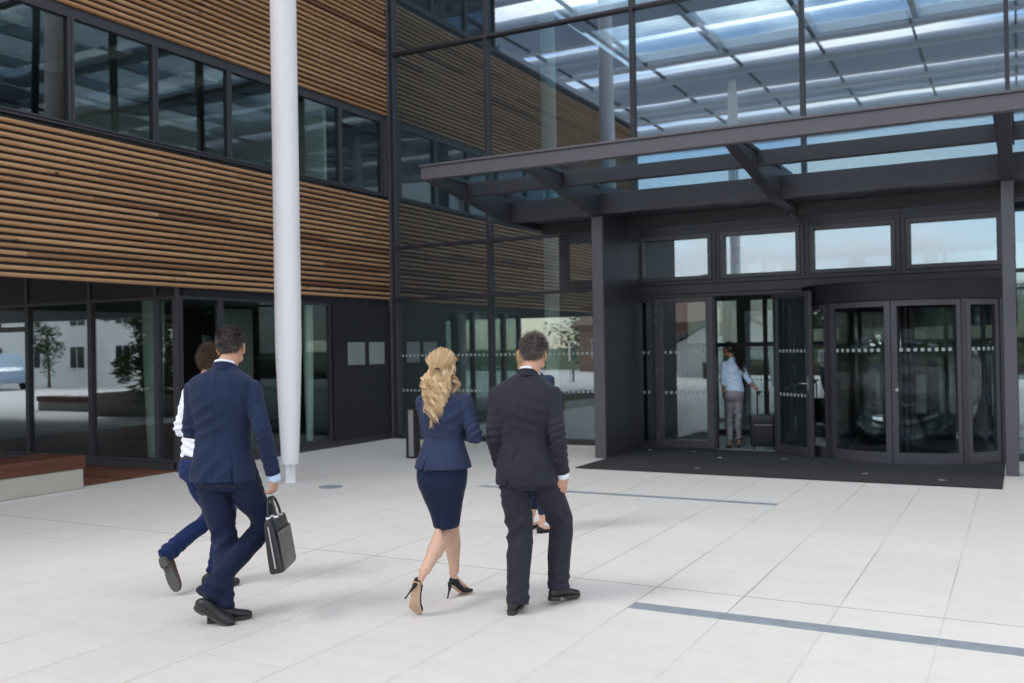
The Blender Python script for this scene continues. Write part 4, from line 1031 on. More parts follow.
# ------------------------------------------------------------------ 2  man in the navy suit, left
def man_navy():
    o=empty('person',(5.95,-10.30,0),0,'man in a navy blue suit with short dark hair, carrying the black briefcase','person','people walking to the entrance')
    a=.42; s=SX(0); fy=V3(0,1,0); o.rotation_euler[2]=a; W=to_local(a)
    J=dict(sx=s,head=(.038,.080,1.708),c7=(.026,-.005,1.585),pel=(.005,.0,1.02),shL=(-.170,.0,1.450),shR=(.186,.0,1.450),elL=(-.196,-.02,1.180),wrL=(-.09,.19,1.17),elR=(.290,-.075,1.180),wrR=(.330,.00,.895),
      hipL=(-.095,-.01,.94),hipR=(.095,.0,.94),knL=W((-.045,.05,.50)),anL=W((.065,-.075,.10)),knR=W((.105,.235,.545)),anR=W((.015,-.170,.170)),
      hdL=(.7,.6,.1),pnL=(0,0,1),clL=.7,hdR=(.0,.10,-1),pnR=(-.95,.2,0),clR=.80,tsR=1,haz=.08,htilt=.10,hlean=-.05,hemL=.03,hemR=.01)
    R=rotm(J['haz'],J['htilt'],J['hlean'])
    person_body(o,J,M['skin'],1.0); face_parts(J['head'],R,1.0,o,M['hair_dark'])
    short_hair(o,J['head'],R,1.0,M['hair_dark'],7500,.018,curl=0,grey=.60,seed=8,top=1.15,low=-.046)
    rings=[(.006,-.012,.868,.205,.170),(.006,-.012,.92,.200,.162),(.006,-.008,1.01,.188,.144),(.006,.0,1.13,.175,.126),(.006,-.006,1.26,.187,.130),(.006,-.012,1.37,.202,.137),(.005,-.012,1.45,.210,.122),(.004,-.012,1.502,.204,.106),(.008,-.009,1.540,.156,.088),(.016,-.005,1.566,.106,.076),(.023,.0,1.592,.070,.066)]
    def dj(P,n):
        d=.0024*wnoise(P,10,3)+sleeve_folds(P,J,'L',1,3)+sleeve_folds(P,J,'R',1,12)
        d+=line_step(P,(.120,.10,1.02),(.130,.10,.86),.014)+groove_curve(P,[(.120,-.13,1.02),(.130,-.13,.86)],.010,.007); d+=seam(P,.006,.84,1.56,.006,yb=.02)
        d+=seam(P,-.112,.84,1.36,.0022,slope=-.10,yb=.03)+seam(P,.128,.98,1.36,.0022,slope=.10,yb=.05)
        d+=fold(P,(-.10,-.13,1.25),(-.5,0,1),.085,.0065,(.14,.12,.15),1,21)+fold(P,(.10,-.12,1.27),(.4,0,1),.085,.005,(.13,.12,.14),1,22)
        d+=fold(P,(.0,-.12,1.47),(1,0,.1),.09,.0035,(.16,.12,.09),.8,23)+fold(P,(-.06,-.12,.95),(-.7,0,.7),.11,.006,(.20,.14,.12),.9,24)
        for g in (-1,1):
            c=V3(.005,-.01,0)+s*g*.190; d+=groove_curve(P,[c-fy*.09+V3(0,0,1.32),c+s*g*.006-fy*.08+V3(0,0,1.42),c+s*g*.004-fy*.02+V3(0,0,1.492),c+V3(0,0,1.505)],.0035,.007)
        return d
    jacket(o,J,M['navy_suit'],rings,sleeve=(.067,.062,.057,.052,.048),disp=dj,voxel=.0075)
    collar_ring(o,(.024,.004,1.577),s,fy,.072,.048,M['navy_suit'],'jacket_collar',th=.008,drop=.02)
    collar_ring(o,(.024,.008,1.595),s,fy,.0665,.044,M['white_shirt'],'shirt_collar',th=.005,drop=.02)
    cuff(o,J,'R',M['cuff_blue'],.042,.030)
    m=MB()
    for k in range(3):
        p=V3(*J['elR'])*(.10+.05*k)+V3(*J['wrR'])*(.90-.05*k)+V3(.045,-.022,0); ball(m,p,(.007,.007,.007),8)
    waist=[(.004,.0,1.08,.160,.118),(.004,-.002,1.01,.170,.128),(.004,-.006,.93,.178,.140),(.004,-.006,.86,.172,.134),(.008,0,.81,.12,.10)]
    trousers(o,J,M['navy_trouser'],waist,leg=(.106,.098,.082,.072,.068,.066),disp=lambda P,n:trouser_folds(P,J,1.9,41),voxel=.0075)
    # planted left shoe
    shoe(o,W((.020,-.170,0)),W((.195,.040,0)),mats=('black_leather','sole'))
    # trailing right shoe on its toe
    shoe(o,W((-.035,-.215,.105)),W((.170,-.125,.0)),up=W((.30,-.42,.80)),mats=('black_leather','sole_grey'))
    return o
man_navy()
# briefcase in his right hand
bc=empty('briefcase',(6.325,-10.165,.315),0,'black leather briefcase with a long silver zip held by the navy suited man','briefcase')
bc.scale=(1.12,1.12,1.12); bc.rotation_euler=(math.radians(-10),math.radians(3),math.radians(121))
m=MB(); 
loft(m,[(0,0,0),(0,0,.02),(0,0,.15),(0,0,.27),(0,0,.292)],[V3(.19,0,0),V3(.205,0,0),V3(.203,0,0),V3(.198,0,0),V3(.19,0,0)],[V3(0,.036,0),V3(0,.043,0),V3(0,.041,0),V3(0,.030,0),V3(0,.018,0)],48,6.0,4)
skin(m,'body',M['black_leather'],bc,.006,2,lambda P,n:.0016*wnoise(P,16,2))
m=MB(); m.cbox(-.18,.18,-.0425,-.033,.015,.225,.004); m.build('front_pocket',M['black_leather'],bc)
m=MB(); m.box(-.208,-.2055,-.0035,.0035,.03,.26); m.box(-.17,.17,-.044,-.0427,.205,.208); m.build('zip',M['zip'],bc)
for y in (-.022,.022):
    m=MB(); limb(m,[(-.062,y,.275),(-.060,y*.9,.33),(-.040,y*.5,.385),(0,y*.35,.402),(.040,y*.5,.385),(.060,y*.9,.33),(.062,y,.275)],[.0075]*7,side=(0,1,0),n=10,sub=5)
    for i in range(len(m.smooth)): m.smooth[i]=True
    h=m.build('handle',M['black_leather'],bc)
    for x in (-.061,.061): MB().tube([(x,y-.012,.29),(x,y+.012,.29)],.011,12).build('ring',M['zip'],h)

# ------------------------------------------------------------------ 3  man in a white shirt, behind the navy suit
def man_white():
    o=empty('person',(5.02,-9.78,0),0,'man in a white shirt, blue trousers and brown shoes, mostly behind the navy suited man','person','people walking to the entrance')
    J=dict(head=(.125,.150,1.640),c7=(.150,.03,1.500),pel=(.175,.0,.98),shL=(.020,.03,1.405),shR=(.330,.05,1.405),elL=(-.045,-.02,1.145),wrL=(.075,.20,1.10),elR=(.345,-.03,1.13),wrR=(.28,.08,1.02),
      hipL=(.105,.0,.90),hipR=(.275,.02,.90),knL=(.150,.125,.480),anL=(.130,-.275,.270),knR=(.270,.16,.48),anR=(.300,.0,.09),
      hdL=(.8,.5,.1),pnL=(0,0,1),clL=.6,hdR=(-.9,.5,0),pnR=(0,0,1),clR=.6,haz=-.45,htilt=.16)
    for k in ('head','c7','shL','shR','elL','elR','wrL','wrR'): q=J[k]; J[k]=(q[0]+.065,q[1],q[2]-(.052 if k in('head','c7') else .02))
    J['pel']=(.20,0,.98); J['hemL']=.03
    R=rotm(J['haz'],J['htilt'],0)
    person_body(o,J,M['skin'],.97); face_parts(J['head'],R,.97,o,M['hair_brown'])
    short_hair(o,J['head'],R,.99,M['hair_brown'],6500,.034,curl=0,grey=.15,seed=12,top=1.5,low=-.050)
    rings=[(.200,.0,.915,.156,.122),(.202,0,.95,.160,.126),(.210,0,1.06,.158,.118),(.222,-.005,1.19,.170,.122),(.227,-.005,1.30,.178,.124),(.224,-.0,1.37,.170,.108),(.220,.01,1.415,.115,.082),(.217,.02,1.445,.070,.066)]
    jacket(o,J,M['white_shirt'],rings,sleeve=(.068,.064,.056,.050,.042),name='shirt',voxel=.008,disp=lambda P,n:.003*wnoise(P,13,5)+sleeve_folds(P,J,'L',1.3,5)+fold(P,(.08,-.08,1.0),(.3,0,1),.055,.008,(.2,.16,.09),1,6)+fold(P,(.08,-.08,1.25),(-.5,0,1),.08,.006,(.16,.14,.14),1,7))
    collar_ring(o,(.215,.03,1.430),V3(1,0,0),V3(0,1,0),.066,.042,M['white_shirt'],'shirt_collar',th=.006)
    waist=[(.20,.0,.985,.150,.110),(.20,-.005,.93,.157,.122),(.195,-.012,.87,.163,.130),(.19,-.010,.80,.16,.125),(.19,0,.75,.12,.10)]
    m=MB(); loft(m,[(.20,-.002,.912),(.20,-.002,.935)],[V3(.160,0,0)]*2,[V3(0,.126,0)]*2,30,2.3,2); m.build('belt',M['black_leather'],o)
    trousers(o,J,M['blue_trouser'],waist,leg=(.090,.082,.068,.062,.058,.056),disp=lambda P,n:trouser_folds(P,J,1.6,51),voxel=.0075)
    shoe(o,(.140,-.335,.262),(.262,-.305,.025),up=(-.35,.90,.22),mats=('brown_leather','sole_grey'),L=.28)
    shoe(o,(.255,-.075,0),(.445,.130,0),mats=('black_leather','sole'),L=.28)
    return o
man_white()
# ------------------------------------------------------------------ 4  blonde woman
def woman_blonde():
    o=empty('person',(7.085,-9.485,0),0,'woman with long wavy blonde hair in a navy blazer, pencil skirt and black high heels','person','people walking to the entrance')
    a=.28; o.rotation_euler[2]=a; W=to_local(a)
    J=dict(head=(.004,.060,1.545),c7=(.012,.0,1.425),pel=(.010,0,.95),shL=(-.112,.0,1.335),shR=(.150,.0,1.335),elL=(-.118,.100,1.105),wrL=(.00,.215,1.10),elR=(.230,-.025,1.105),wrR=(.080,.195,1.120),
      hipL=(-.060,.0,.86),hipR=(.070,.01,.86),knL=W((-.015,.045,.475)),anL=W((.030,-.270,.278)),knR=W((-.035,.155,.480)),anR=W((-.035,.188,.165)),
      hdL=(1,-.30,.12),pnL=(0,-.9,-.1),clL=.45,hdR=(-1,-.05,0),pnR=(0,-1,0),clR=.4,tsL=-1,haz=.05,htilt=.03,
      ftL=(W((.008,-.292,.215)),W((-.024,-.276,.066))),ftR=(W((-.040,.193,.13)),W((-.020,.318,.03))))
    R=rotm(J['haz'],J['htilt'],.03)
    person_body(o,J,M['skin_pale'],.94,fem=True,bare_legs=True,head_R=R); face_parts(J['head'],R,.94,o,M['hair_brown'])
    rings=[(.012,-.014,.900,.186,.165),(.012,-.014,.94,.176,.155),(.012,-.010,1.00,.156,.134),(.012,.0,1.085,.127,.104),(.014,-.002,1.17,.137,.110),(.016,-.004,1.25,.150,.118),(.014,-.004,1.32,.150,.106),(.013,-.003,1.365,.122,.088),(.012,-.001,1.400,.080,.066),(.012,.0,1.422,.058,.055)]
    def dj(P,n):
        d=.0022*wnoise(P,13,2)+sleeve_folds(P,J,'L',.9,3)+sleeve_folds(P,J,'R',1,8)
        d+=line_step(P,(-.045,.02,1.00),(-.075,.02,.90),.013); d+=seam(P,.018,.9,1.4,.0022,.005); d+=seam(P,-.058,.9,1.30,.0024,.005,slope=-.12,z_ref=1.1)+seam(P,.096,.9,1.30,.0024,.005,slope=.12,z_ref=1.1)
        d+=fold(P,(.04,-.09,1.12),(.15,0,1),.055,.0065,(.13,.10,.075),1,6)+fold(P,(.09,-.09,1.25),(-.5,0,1),.07,.0045,(.10,.1,.1),1,7)
        for g in (-1,1):
            x=.013+g*.132; d+=groove_curve(P,[(x,-.08,1.21),(x+g*.004,-.07,1.30),(x+g*.002,-.02,1.355)],.003,.006)
        return d
    jacket(o,J,M['navy_blazer'],rings,sleeve=(.058,.054,.048,.043,.038),disp=dj,voxel=.0065,name='blazer')
    collar_ring(o,(.012,.004,1.405),V3(1,0,0),V3(0,1,0),.060,.038,M['navy_blazer'],'blazer_collar',th=.007)
    m=MB()
    k1=W((-.012,.060,0)); sk=[(.012,-.005,1.03,.118,.095),(.010,-.012,.96,.145,.125),(.006,-.018,.88,.166,.142),(.004,-.015,.79,.158,.138),(k1[0]*.4,k1[1]*.3,.69,.128,.124),(k1[0]*.8,k1[1]*.8,.59,.100,.112),(k1[0],k1[1],.510,.082,.118),(k1[0],k1[1],.500,.076,.110)]
    loft(m,[w[:3] for w in sk],[V3(w[3],0,0) for w in sk],[V3(0,w[4],0) for w in sk],36,2.2,6)
    skin(m,'skirt',M['navy_skirt'],o,.007,3,lambda P,n:.0018*wnoise(P,12,3)+fold(P,(-.04,-.08,.80),(-.4,0,1),.06,.0045,(.14,.12,.08),1,5)+fold(P,(.05,-.06,.70),(.6,0,1),.08,.0045,(.14,.12,.1),1,6)+seam(P,.02,.5,.95,.0022,.005)+line_step(P,(.0,.06,.62),(-.005,.06,.49),.008))
    # rear shoe (left), on its toe with the sole showing; front shoe (right)
    pump(o,W((.008,-.334,.225)),W((-.024,-.305,.050)),W((-.016,-.272,.002)),W((-.25,.92,.30)),w=1.15,heel_tip=W((-.050,-.378,.122)))
    pump(o,W((-.055,.153,.088)),W((-.025,.273,.010)),W((.010,.343,.006)),(0,0,1),heel_tip=W((-.060,.133,.0)))
    # hair
    H=V3(*J['head']); locks=[]; r=np.random.default_rng(5)
    for k in range(90):   # swept back over the skull to the clip
        u=r.uniform(-1,1); th=r.uniform(.05,1.0); x=u*.072
        a=H+R@V3(x*1.12,.050-abs(u)*.03,.124-.060*u*u)*.96; b=H+R@V3(x*1.28,-.045,.128-.066*u*u)*.96; c=H+R@V3(x*1.14,-.112,.058-.012*abs(u))*.96; d_=H+R@V3(x*.35-.008,-.132,.000+r.uniform(-.01,.01))*.96
        locks.append([a,b,c,d_])
    l1=long_hair(o,J['head'],R,.95,M['hair_blonde'],locks,34,seed=5,wave=.003,wl=.2,spread=.013,cap_tone=.5)
    locks=[]
    for k in range(64):   # loose waves down the back
        u=r.uniform(-1,1); dep=r.uniform(0,1); sd=abs(u)
        z0=r.uniform(-.05,.03); a=H+R@V3(u*.078,-.060-.035*(1-sd)-.02*dep,z0)
        L=.27-.09*sd**1.5+r.normal(0,.03)-(.05 if r.random()<.25 else 0)
        x1=-.012+u*(.072); x2=-.018+u*.052+r.normal(0,.012)
        b=V3(H[0]+x1,H[1]-.115-.015*dep,H[2]-.10); c=V3(H[0]+x1*.95,H[1]-.150-.022*dep+.02*sd,H[2]-.10-L*.38); e=V3(H[0]+x2,H[1]-.178-.022*dep+.03*sd,H[2]-.08-L)
        locks.append([a,b,c,e])
    for k in range(2): # flyaway curls at the right
        a=H+R@V3(.062,-.04,-.02); locks.append([a,a+V3(.022,-.03,-.05),a+V3(.030+.01*k,-.05,-.09),a+V3(.03+.012*k,-.07,-.13-.03*k)])
    for k in range(4): # and at the left
        a=H+R@V3(-.074,-.03,-.01); locks.append([a,a+V3(-.030,-.03,-.05),a+V3(-.036,-.05,-.10),a+V3(-.015,-.07,-.15-.03*k)])
    hr_=long_hair(o,J['head'],R,.95,M['hair_blonde'],locks,52,seed=6,wave=.021,wl=.098,spread=.0115,cap=False,name='hair')
    m=MB(); c=H+R@V3(-.010,-.135,-.004); limb(m,[c+V3(-.016,0,.004),c+V3(0,-.008,.006),c+V3(.016,0,-.002)],[(.008,.006)]*3,n=8,sub=3); m.build('hair_clip',M['brown_leather'],o)
    return o
woman_blonde()
# ------------------------------------------------------------------ 5  woman hidden behind the dark suit
def woman_hidden():
    o=empty('person',(6.60,-7.08,0),0,'blonde woman in navy with flat black shoes, almost hidden behind the dark suited man','person','people walking to the entrance')
    J=dict(head=(-.075,.05,1.600),c7=(-.055,.0,1.465),pel=(-.02,0,.97),shL=(-.20,.0,1.385),shR=(.085,.0,1.385),elL=(-.23,-.03,1.13),wrL=(-.20,.10,.92),elR=(.09,.02,1.12),wrR=(.0,.20,1.10),
      hipL=(-.11,.0,.88),hipR=(.04,.0,.88),knL=(-.13,.20,.50),anL=(-.16,.12,.12),knR=(.02,.04,.49),anR=(.01,.0,.10),hdL=(0,.2,-1),pnL=(1,0,0),hdR=(-.6,.6,.3),pnR=(0,0,1),haz=-.55,htilt=.03,
      ftL=((-.16,.12,.05),(-.17,.27,.03)),ftR=((.01,-.01,.045),(.075,.13,.022)))
    R=rotm(J['haz'],J['htilt'],0); person_body(o,J,M['skin_pale'],.95,fem=True,bare_legs=True,head_R=R,voxel=.006); face_parts(J['head'],R,.95,o,M['hair_brown'])
    rings=[(-.02,0,.90,.17,.14),(-.02,0,1.0,.155,.125),(-.03,0,1.10,.135,.105),(-.045,0,1.25,.15,.115),(-.055,0,1.37,.145,.10),(-.055,0,1.42,.10,.075),(-.055,0,1.455,.06,.055)]
    jacket(o,J,M['navy_blazer'],rings,sleeve=(.058,.054,.048,.043,.038),disp=lambda P,n:.0025*wnoise(P,12,2),voxel=.009,name='blazer')
    waist=[(-.02,.0,1.04,.13,.10),(-.02,-.005,.95,.150,.12),(-.03,-.012,.88,.16,.13),(-.03,-.010,.80,.155,.12),(-.03,0,.75,.11,.09)]
    J2=dict(J); J2['anR']=(.012,.005,.165); J2['anL']=(-.155,.13,.18)
    trousers(o,J2,M['navy_trouser'],waist,leg=(.086,.078,.062,.056,.050,.046),disp=lambda P,n:trouser_folds(P,J2,.8,61),voxel=.009)
    for S,(h,t) in {'L':((-.155,.04,0),(-.185,.28,0)),'R':((-.015,-.055,0),(.10,.155,0))}.items():
        h=V3(*h);t=V3(*t);d=nrm(t-h);x=np.cross(d,V3(0,0,1)); m=MB(); A=[0,.1,.3,.55,.8,1]; W=[.018,.028,.029,.038,.032,.010]; Z=[.05,.055,.032,.024,.026,.018]
        loft(m,[h+d*a*.24+V3(0,0,z/2+.004) for a,z in zip(A,Z)],[x*w for w in W],[V3(0,0,z/2) for z in Z],18,2.4,4); sh=skin(m,'shoe',M['suede'],o,.006,2)
        m=MB(); loft(m,[h+d*a*.24+V3(0,0,.004) for a in A],[x*w*1.03 for w in W],[V3(0,0,.004)]*6,18,2.4,4); m.build('sole',M['sole'],sh)
    H=V3(*J['head']); r=np.random.default_rng(7); locks=[]
    for k in range(44):
        u=r.uniform(-1,1); a=H+R@V3(u*.075,-.05,.03); locks.append([H+R@V3(u*.06,.03,.100-.05*u*u),a+R@V3(u*.02,-.05,.0),H+R@V3(u*.105,-.085,-.10),H+R@V3(u*.095,-.10,-.22+r.normal(0,.02))])
    long_hair(o,J['head'],R,.95,M['hair_blonde'],locks,34,seed=8,wave=.006,wl=.11,spread=.016)
    return o
woman_hidden()
# ------------------------------------------------------------------ 6  woman in the doorway
def woman_door():
    o=empty('person',(6.36,.34,0),0,'woman with long black ponytail, light blue shirt and grey trousers in the open doorway','person')
    J=dict(head=(-.065,.0,1.575),c7=(-.005,.0,1.445),pel=(.02,0,.96),shL=(-.115,-.06,1.365),shR=(.105,.04,1.355),elL=(-.125,-.12,1.11),wrL=(-.135,-.07,.885),elR=(.245,-.03,1.12),wrR=(.395,-.06,.940),
      hipL=(-.045,-.01,.88),hipR=(.075,.01,.88),knL=(-.075,.06,.49),anL=(-.055,-.06,.10),knR=(.075,.0,.49),anR=(.065,.05,.11),hdL=(0,.12,-1),pnL=(.6,.7,0),clL=.35,hdR=(.45,-.05,-.65),pnR=(-.5,.1,-.6),clR=1.2,haz=1.30,htilt=.05,
      ftL=((-.055,-.07,.05),(-.12,.03,.025)),ftR=((.065,.04,.05),(.03,.14,.025)))
    s=SX(.42); J['sx']=s; fy=V3(-s[1],s[0],0)
    R=rotm(J['haz'],J['htilt'],0); person_body(o,J,M['skin_tan'],.95,fem=True,head_R=R,bare_legs=False,voxel=.0055); face_parts(J['head'],R,.95,o,M['hair_black'])
    rings=[(.022,0,.895,.150,.128),(.022,0,.95,.150,.122),(.018,0,1.06,.132,.104),(.012,0,1.14,.126,.100),(.006,0,1.25,.138,.110),(-.002,0,1.345,.132,.096),(-.005,0,1.40,.085,.070),(-.006,0,1.445,.054,.054)]
    jacket(o,J,M['blue_shirt'],rings,sleeve=(.054,.050,.047,.046,.044),cut=.42,disp=lambda P,n:.003*wnoise(P,15,2)+fold(P,(.02,-.08,1.12),(.5,0,1),.07,.007,(.15,.12,.12),1,5)+fold(P,(.02,-.08,1.28),(-.6,0,1),.06,.005,(.15,.12,.1),1,6)+sleeve_folds(P,J,'R',1,7)+sleeve_folds(P,J,'L',1,8),voxel=.0075,name='shirt')
    collar_ring(o,(-.008,.003,1.425),s,fy,.052,.036,M['blue_shirt'],'shirt_collar',th=.005)
    waist=[(.02,.0,1.0,.125,.10),(.02,-.005,.93,.150,.122),(.02,-.018,.86,.162,.138),(.02,-.012,.79,.15,.12),(.02,0,.75,.11,.09)]
    J2=dict(J); J2['anL']=(-.055,-.055,.135); J2['anR']=(.065,.045,.15)
    trousers(o,J2,M['grey_trouser'],waist,leg=(.086,.078,.062,.056,.051,.048),disp=lambda P,n:trouser_folds(P,J2,1.5,71),voxel=.008)
    for S,(h,t) in {'L':((-.03,-.115,0),(-.155,.075,0)),'R':((.075,-.02,0),(.02,.205,0))}.items():
        h=V3(*h);t=V3(*t);d=nrm(t-h);x=np.cross(d,V3(0,0,1)); m=MB(); A=[0,.1,.3,.55,.8,1]; W=[.018,.028,.028,.036,.031,.010]; Z=[.05,.052,.030,.024,.024,.016]
        loft(m,[h+d*a*.235+V3(0,0,z/2+.004) for a,z in zip(A,Z)],[x*w for w in W],[V3(0,0,z/2) for z in Z],18,2.4,4); sh=skin(m,'shoe',M['suede'],o,.006,2)
        m=MB(); loft(m,[h+d*a*.235+V3(0,0,.004) for a in A],[x*w*1.03 for w in W],[V3(0,0,.004)]*6,18,2.4,4); m.build('sole',M['sole'],sh)
    m=MB(); w=V3(*J['wrL']); limb(m,[w+V3(0,0,.012),w+V3(0,0,.028)],[.030,.030],n=14,sub=2); m.build('watch',M['black_leather'],o)
    H=V3(*J['head']); r=np.random.default_rng(9); locks=[]
    for k in range(40):
        u=r.uniform(-1,1); locks.append([H+R@V3(u*.07,.055,.105-.05*u*u),H+R@V3(u*.09,-.02,.128-.07*u*u),H+R@V3(u*.07,-.105,.06),H+R@V3(u*.01,-.118,.02)])
    long_hair(o,J['head'],R,.93,M['hair_black'],locks,22,seed=9,wave=.002,spread=.010,cap_tone=.2)
    locks=[]; t0=H+R@V3(0,-.12,.02)
    for k in range(30):
        q=t0+r.normal(0,.008,3); e=V3(.135+r.normal(0,.035),-.045+r.normal(0,.02),-.33+r.normal(0,.05))
        locks.append([q,q+V3(.045,-.01,-.03)+r.normal(0,.01,3),q+V3(.075,-.03,-.13)+r.normal(0,.018,3),q+V3(.085,-.04,-.23)+r.normal(0,.022,3),q+e*.98])
    long_hair(o,J['head'],R,.93,M['hair_black'],locks,44,seed=10,wave=.013,wl=.07,spread=.028,cap=False,name='ponytail')
    return o
woman_door()
# suitcase
sc_=empty('suitcase',(6.86,.24,0),math.radians(12),'black wheeled cabin suitcase with raised handle held by the woman in the doorway','suitcase')
m=MB(); loft(m,[(0,0,.06),(0,0,.075),(0,0,.30),(0,0,.53),(0,0,.555)],[V3(.18,0,0),V3(.20,0,0),V3(.205,0,0),V3(.20,0,0),V3(.18,0,0)],[V3(0,.10,0),V3(0,.12,0),V3(0,.125,0),V3(0,.12,0),V3(0,.10,0)],40,7,4)
skin(m,'body',M['black_leather'],sc_,.009,2)
m=MB(); m.cbox(-.15,.15,-.142,-.124,.12,.46,.008); m.build('front_pocket',M['black_leather'],sc_)
for x in (-.085,.085): MB().tube([(x,-.04,.54),(x,-.04,.90)],.013,10).build('telescopic_rod',M['gasket'],sc_)
m=MB(); limb(m,[(-.10,-.04,.90),(-.05,-.04,.915),(.05,-.04,.915),(.10,-.04,.90)],[.016,.018,.018,.016],n=12,sub=3); m.build('handle',M['gasket'],sc_)
for x in (-.15,.15):
    for y in (-.09,.09): MB().tube([(x-.012,y,.033),(x+.012,y,.033)],.033,16).build('wheel',M['gasket'],sc_)
MB().box(-.145,.145,-.1435,-.142,.40,.405).build('zip',M['zip'],sc_)
# ================================================================== things behind the camera, seen only in the glass
M['render_white']=simple('white_render',(.72,.72,.70),.85,var=.05,nscale=1)
M['brick_brown']=simple('brown_brick',(.26,.15,.11),.85,var=.2,nscale=3)
M['roof_tile']=simple('brown_roof_tile',(.16,.085,.06),.8,var=.25,nscale=2)
M['grey_tile']=simple('grey_roof_tile',(.12,.12,.13),.8,var=.2,nscale=2)
M['window_dark']=simple('dark_window_glass',(.02,.025,.03),.08)
M['bark']=simple('bark',(.10,.075,.055),.9,var=.3,nscale=9,bscale=30,bstr=.6,bdist=.02)
M['car_paint']=simple('pale_blue_car_paint',(.35,.45,.58),.25,var=.03,nscale=1)
M['tyre']=simple('tyre_rubber',(.02,.02,.02),.8)
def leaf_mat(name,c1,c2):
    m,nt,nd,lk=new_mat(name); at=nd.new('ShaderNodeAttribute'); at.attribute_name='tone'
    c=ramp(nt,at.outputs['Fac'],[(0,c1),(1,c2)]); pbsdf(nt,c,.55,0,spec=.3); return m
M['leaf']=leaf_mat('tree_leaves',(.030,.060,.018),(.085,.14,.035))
M['bamboo']=leaf_mat('bamboo_leaves',(.09,.13,.045),(.24,.31,.12))
def house(loc,rz,w,d,h,rh,wall,roof,label,nwin):
    h_=empty('house',loc,rz,label,'house')
    m=MB(); m.box(-w/2,w/2,-d/2,d/2,-.03,h); 
    m.add([(-w/2,-d/2,h),(-w/2,d/2,h),(-w/2,0,h+rh),(-w/2+.2,-d/2,h),(-w/2+.2,d/2,h),(-w/2+.2,0,h+rh)],[(0,1,2),(3,5,4),(0,2,5,3),(1,4,5,2)])
    m.add([(w/2,-d/2,h),(w/2,d/2,h),(w/2,0,h+rh),(w/2-.2,-d/2,h),(w/2-.2,d/2,h),(w/2-.2,0,h+rh)],[(0,2,1),(3,4,5),(0,3,5,2),(1,2,5,4)])
    m.build('wall',M[wall],h_)
    m=MB()
    for s in (-1,1):
        a=(-w/2-.3,s*(d/2+.4),h-.12); b=(w/2+.3,s*(d/2+.4),h-.12); c=(w/2+.3,0,h+rh+.1); e=(-w/2-.3,0,h+rh+.1)
        up=[(x,y,z+.18) for x,y,z in (a,b,c,e)]
        m.add([a,b,c,e]+up,[(0,1,2,3),(4,7,6,5),(0,4,5,1),(1,5,6,2),(2,6,7,3),(3,7,4,0)])
    r=m.build('roof',M[roof],h_)
    m=MB(); m.box(w*.2,w*.2+.6,-.3,.3,h+rh-.5,h+rh+.9); m.build('chimney',M['brick_brown'],r)
    for k in range(nwin):
        x=-w/2+w*(k+.5)/nwin
        for z in ((.9,2.1),) if h<3.6 else ((.9,2.2),(3.2,4.4)):
            m=MB(); m.cbox(x-.6,x+.6,d/2+.005,d/2+.05,*z,.01); f=m.build('window',M['render_white'],h_)
            m=MB(); m.box(x-.52,x-.03,d/2+.051,d/2+.06,z[0]+.08,z[1]-.08); m.box(x+.03,x+.52,d/2+.051,d/2+.06,z[0]+.08,z[1]-.08); m.build('pane',M['window_dark'],f)
    return h_
house((-38,-34,0),0,32,9,4.6,2.2,'render_white','grey_tile','long white rendered house behind the court reflected in the ground floor glass',9)
house((-9.5,-46,0),.15,9.5,10,3.0,2.3,'brick_brown','roof_tile','brown brick house with brown tiled roof reflected in the closed door',3)
house((-3.2,-36,0),PI/2-.1,7,4.6,1.7,1.3,'render_white','grey_tile','low pale gabled house reflected in the closed door',2)
house((12,-52,0),-.1,16,9,3.0,1.8,'brick_brown','grey_tile','brown house with grey roof behind the trees reflected in the revolving door',5)
def tree(loc,H,cr,ch,label,seed,mat='leaf',n=3200,leaf=.16,group=None,shape=0,name='tree'):
    r=random.Random(seed); t=empty(name,loc,0,label,'tree' if name=='tree' else 'plant',group)
    m=MB()
    if shape==1:
        for k in range(9):
            a=r.uniform(0,2*PI); q=r.uniform(0,.2); m.tube([(q*math.cos(a),q*math.sin(a),0),(q*1.6*math.cos(a),q*1.6*math.sin(a),H*.5),(q*3.2*math.cos(a),q*3.2*math.sin(a),H*r.uniform(.8,.98))],[.018,.014,.005],6)
    else:
        m.tube([(0,0,-.05),(.03,.02,H*.3),(-.02,.04,H*.6),(.02,0,H*.85)],[.16*H/6,.11*H/6,.07*H/6,.02],10)
        for k in range(9):
            a=r.uniform(0,2*PI); z=H*r.uniform(.3,.7); L=cr*r.uniform(.5,.9)
            m.tube([(0,0,z),(L*.5*math.cos(a),L*.5*math.sin(a),z+L*.35),(L*math.cos(a),L*math.sin(a),z+L*.6)],[.045*H/6,.03*H/6,.01],6)
    m.build('trunk',M['bark'],t)
    m=MB(); cl=[(r.gauss(0,.45)*cr,r.gauss(0,.45)*cr,H-ch/2+r.uniform(-.5,.5)*ch,r.uniform(.25,.45)*cr) for _ in range(32)]
    for k in range(n):
        c=r.choice(cl); a=Vector((r.gauss(0,1),r.gauss(0,1),r.gauss(0,1))).normalized()*c[3]*r.uniform(.5,1.05)
        p=Vector(c[:3])+a; u=Vector((r.gauss(0,1),r.gauss(0,1),r.gauss(0,.6))).normalized(); w=u.orthogonal().normalized(); s=leaf*r.uniform(.6,1.3)
        ww=.22 if shape==1 else .5
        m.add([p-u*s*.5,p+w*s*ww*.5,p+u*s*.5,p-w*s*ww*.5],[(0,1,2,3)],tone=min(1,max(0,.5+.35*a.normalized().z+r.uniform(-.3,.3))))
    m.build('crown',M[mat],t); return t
tree((-33.8,-27.3,0),3.3,.9,2.5,'slim young tree before the white house reflected in the left glass',1,n=2200,leaf=.13)
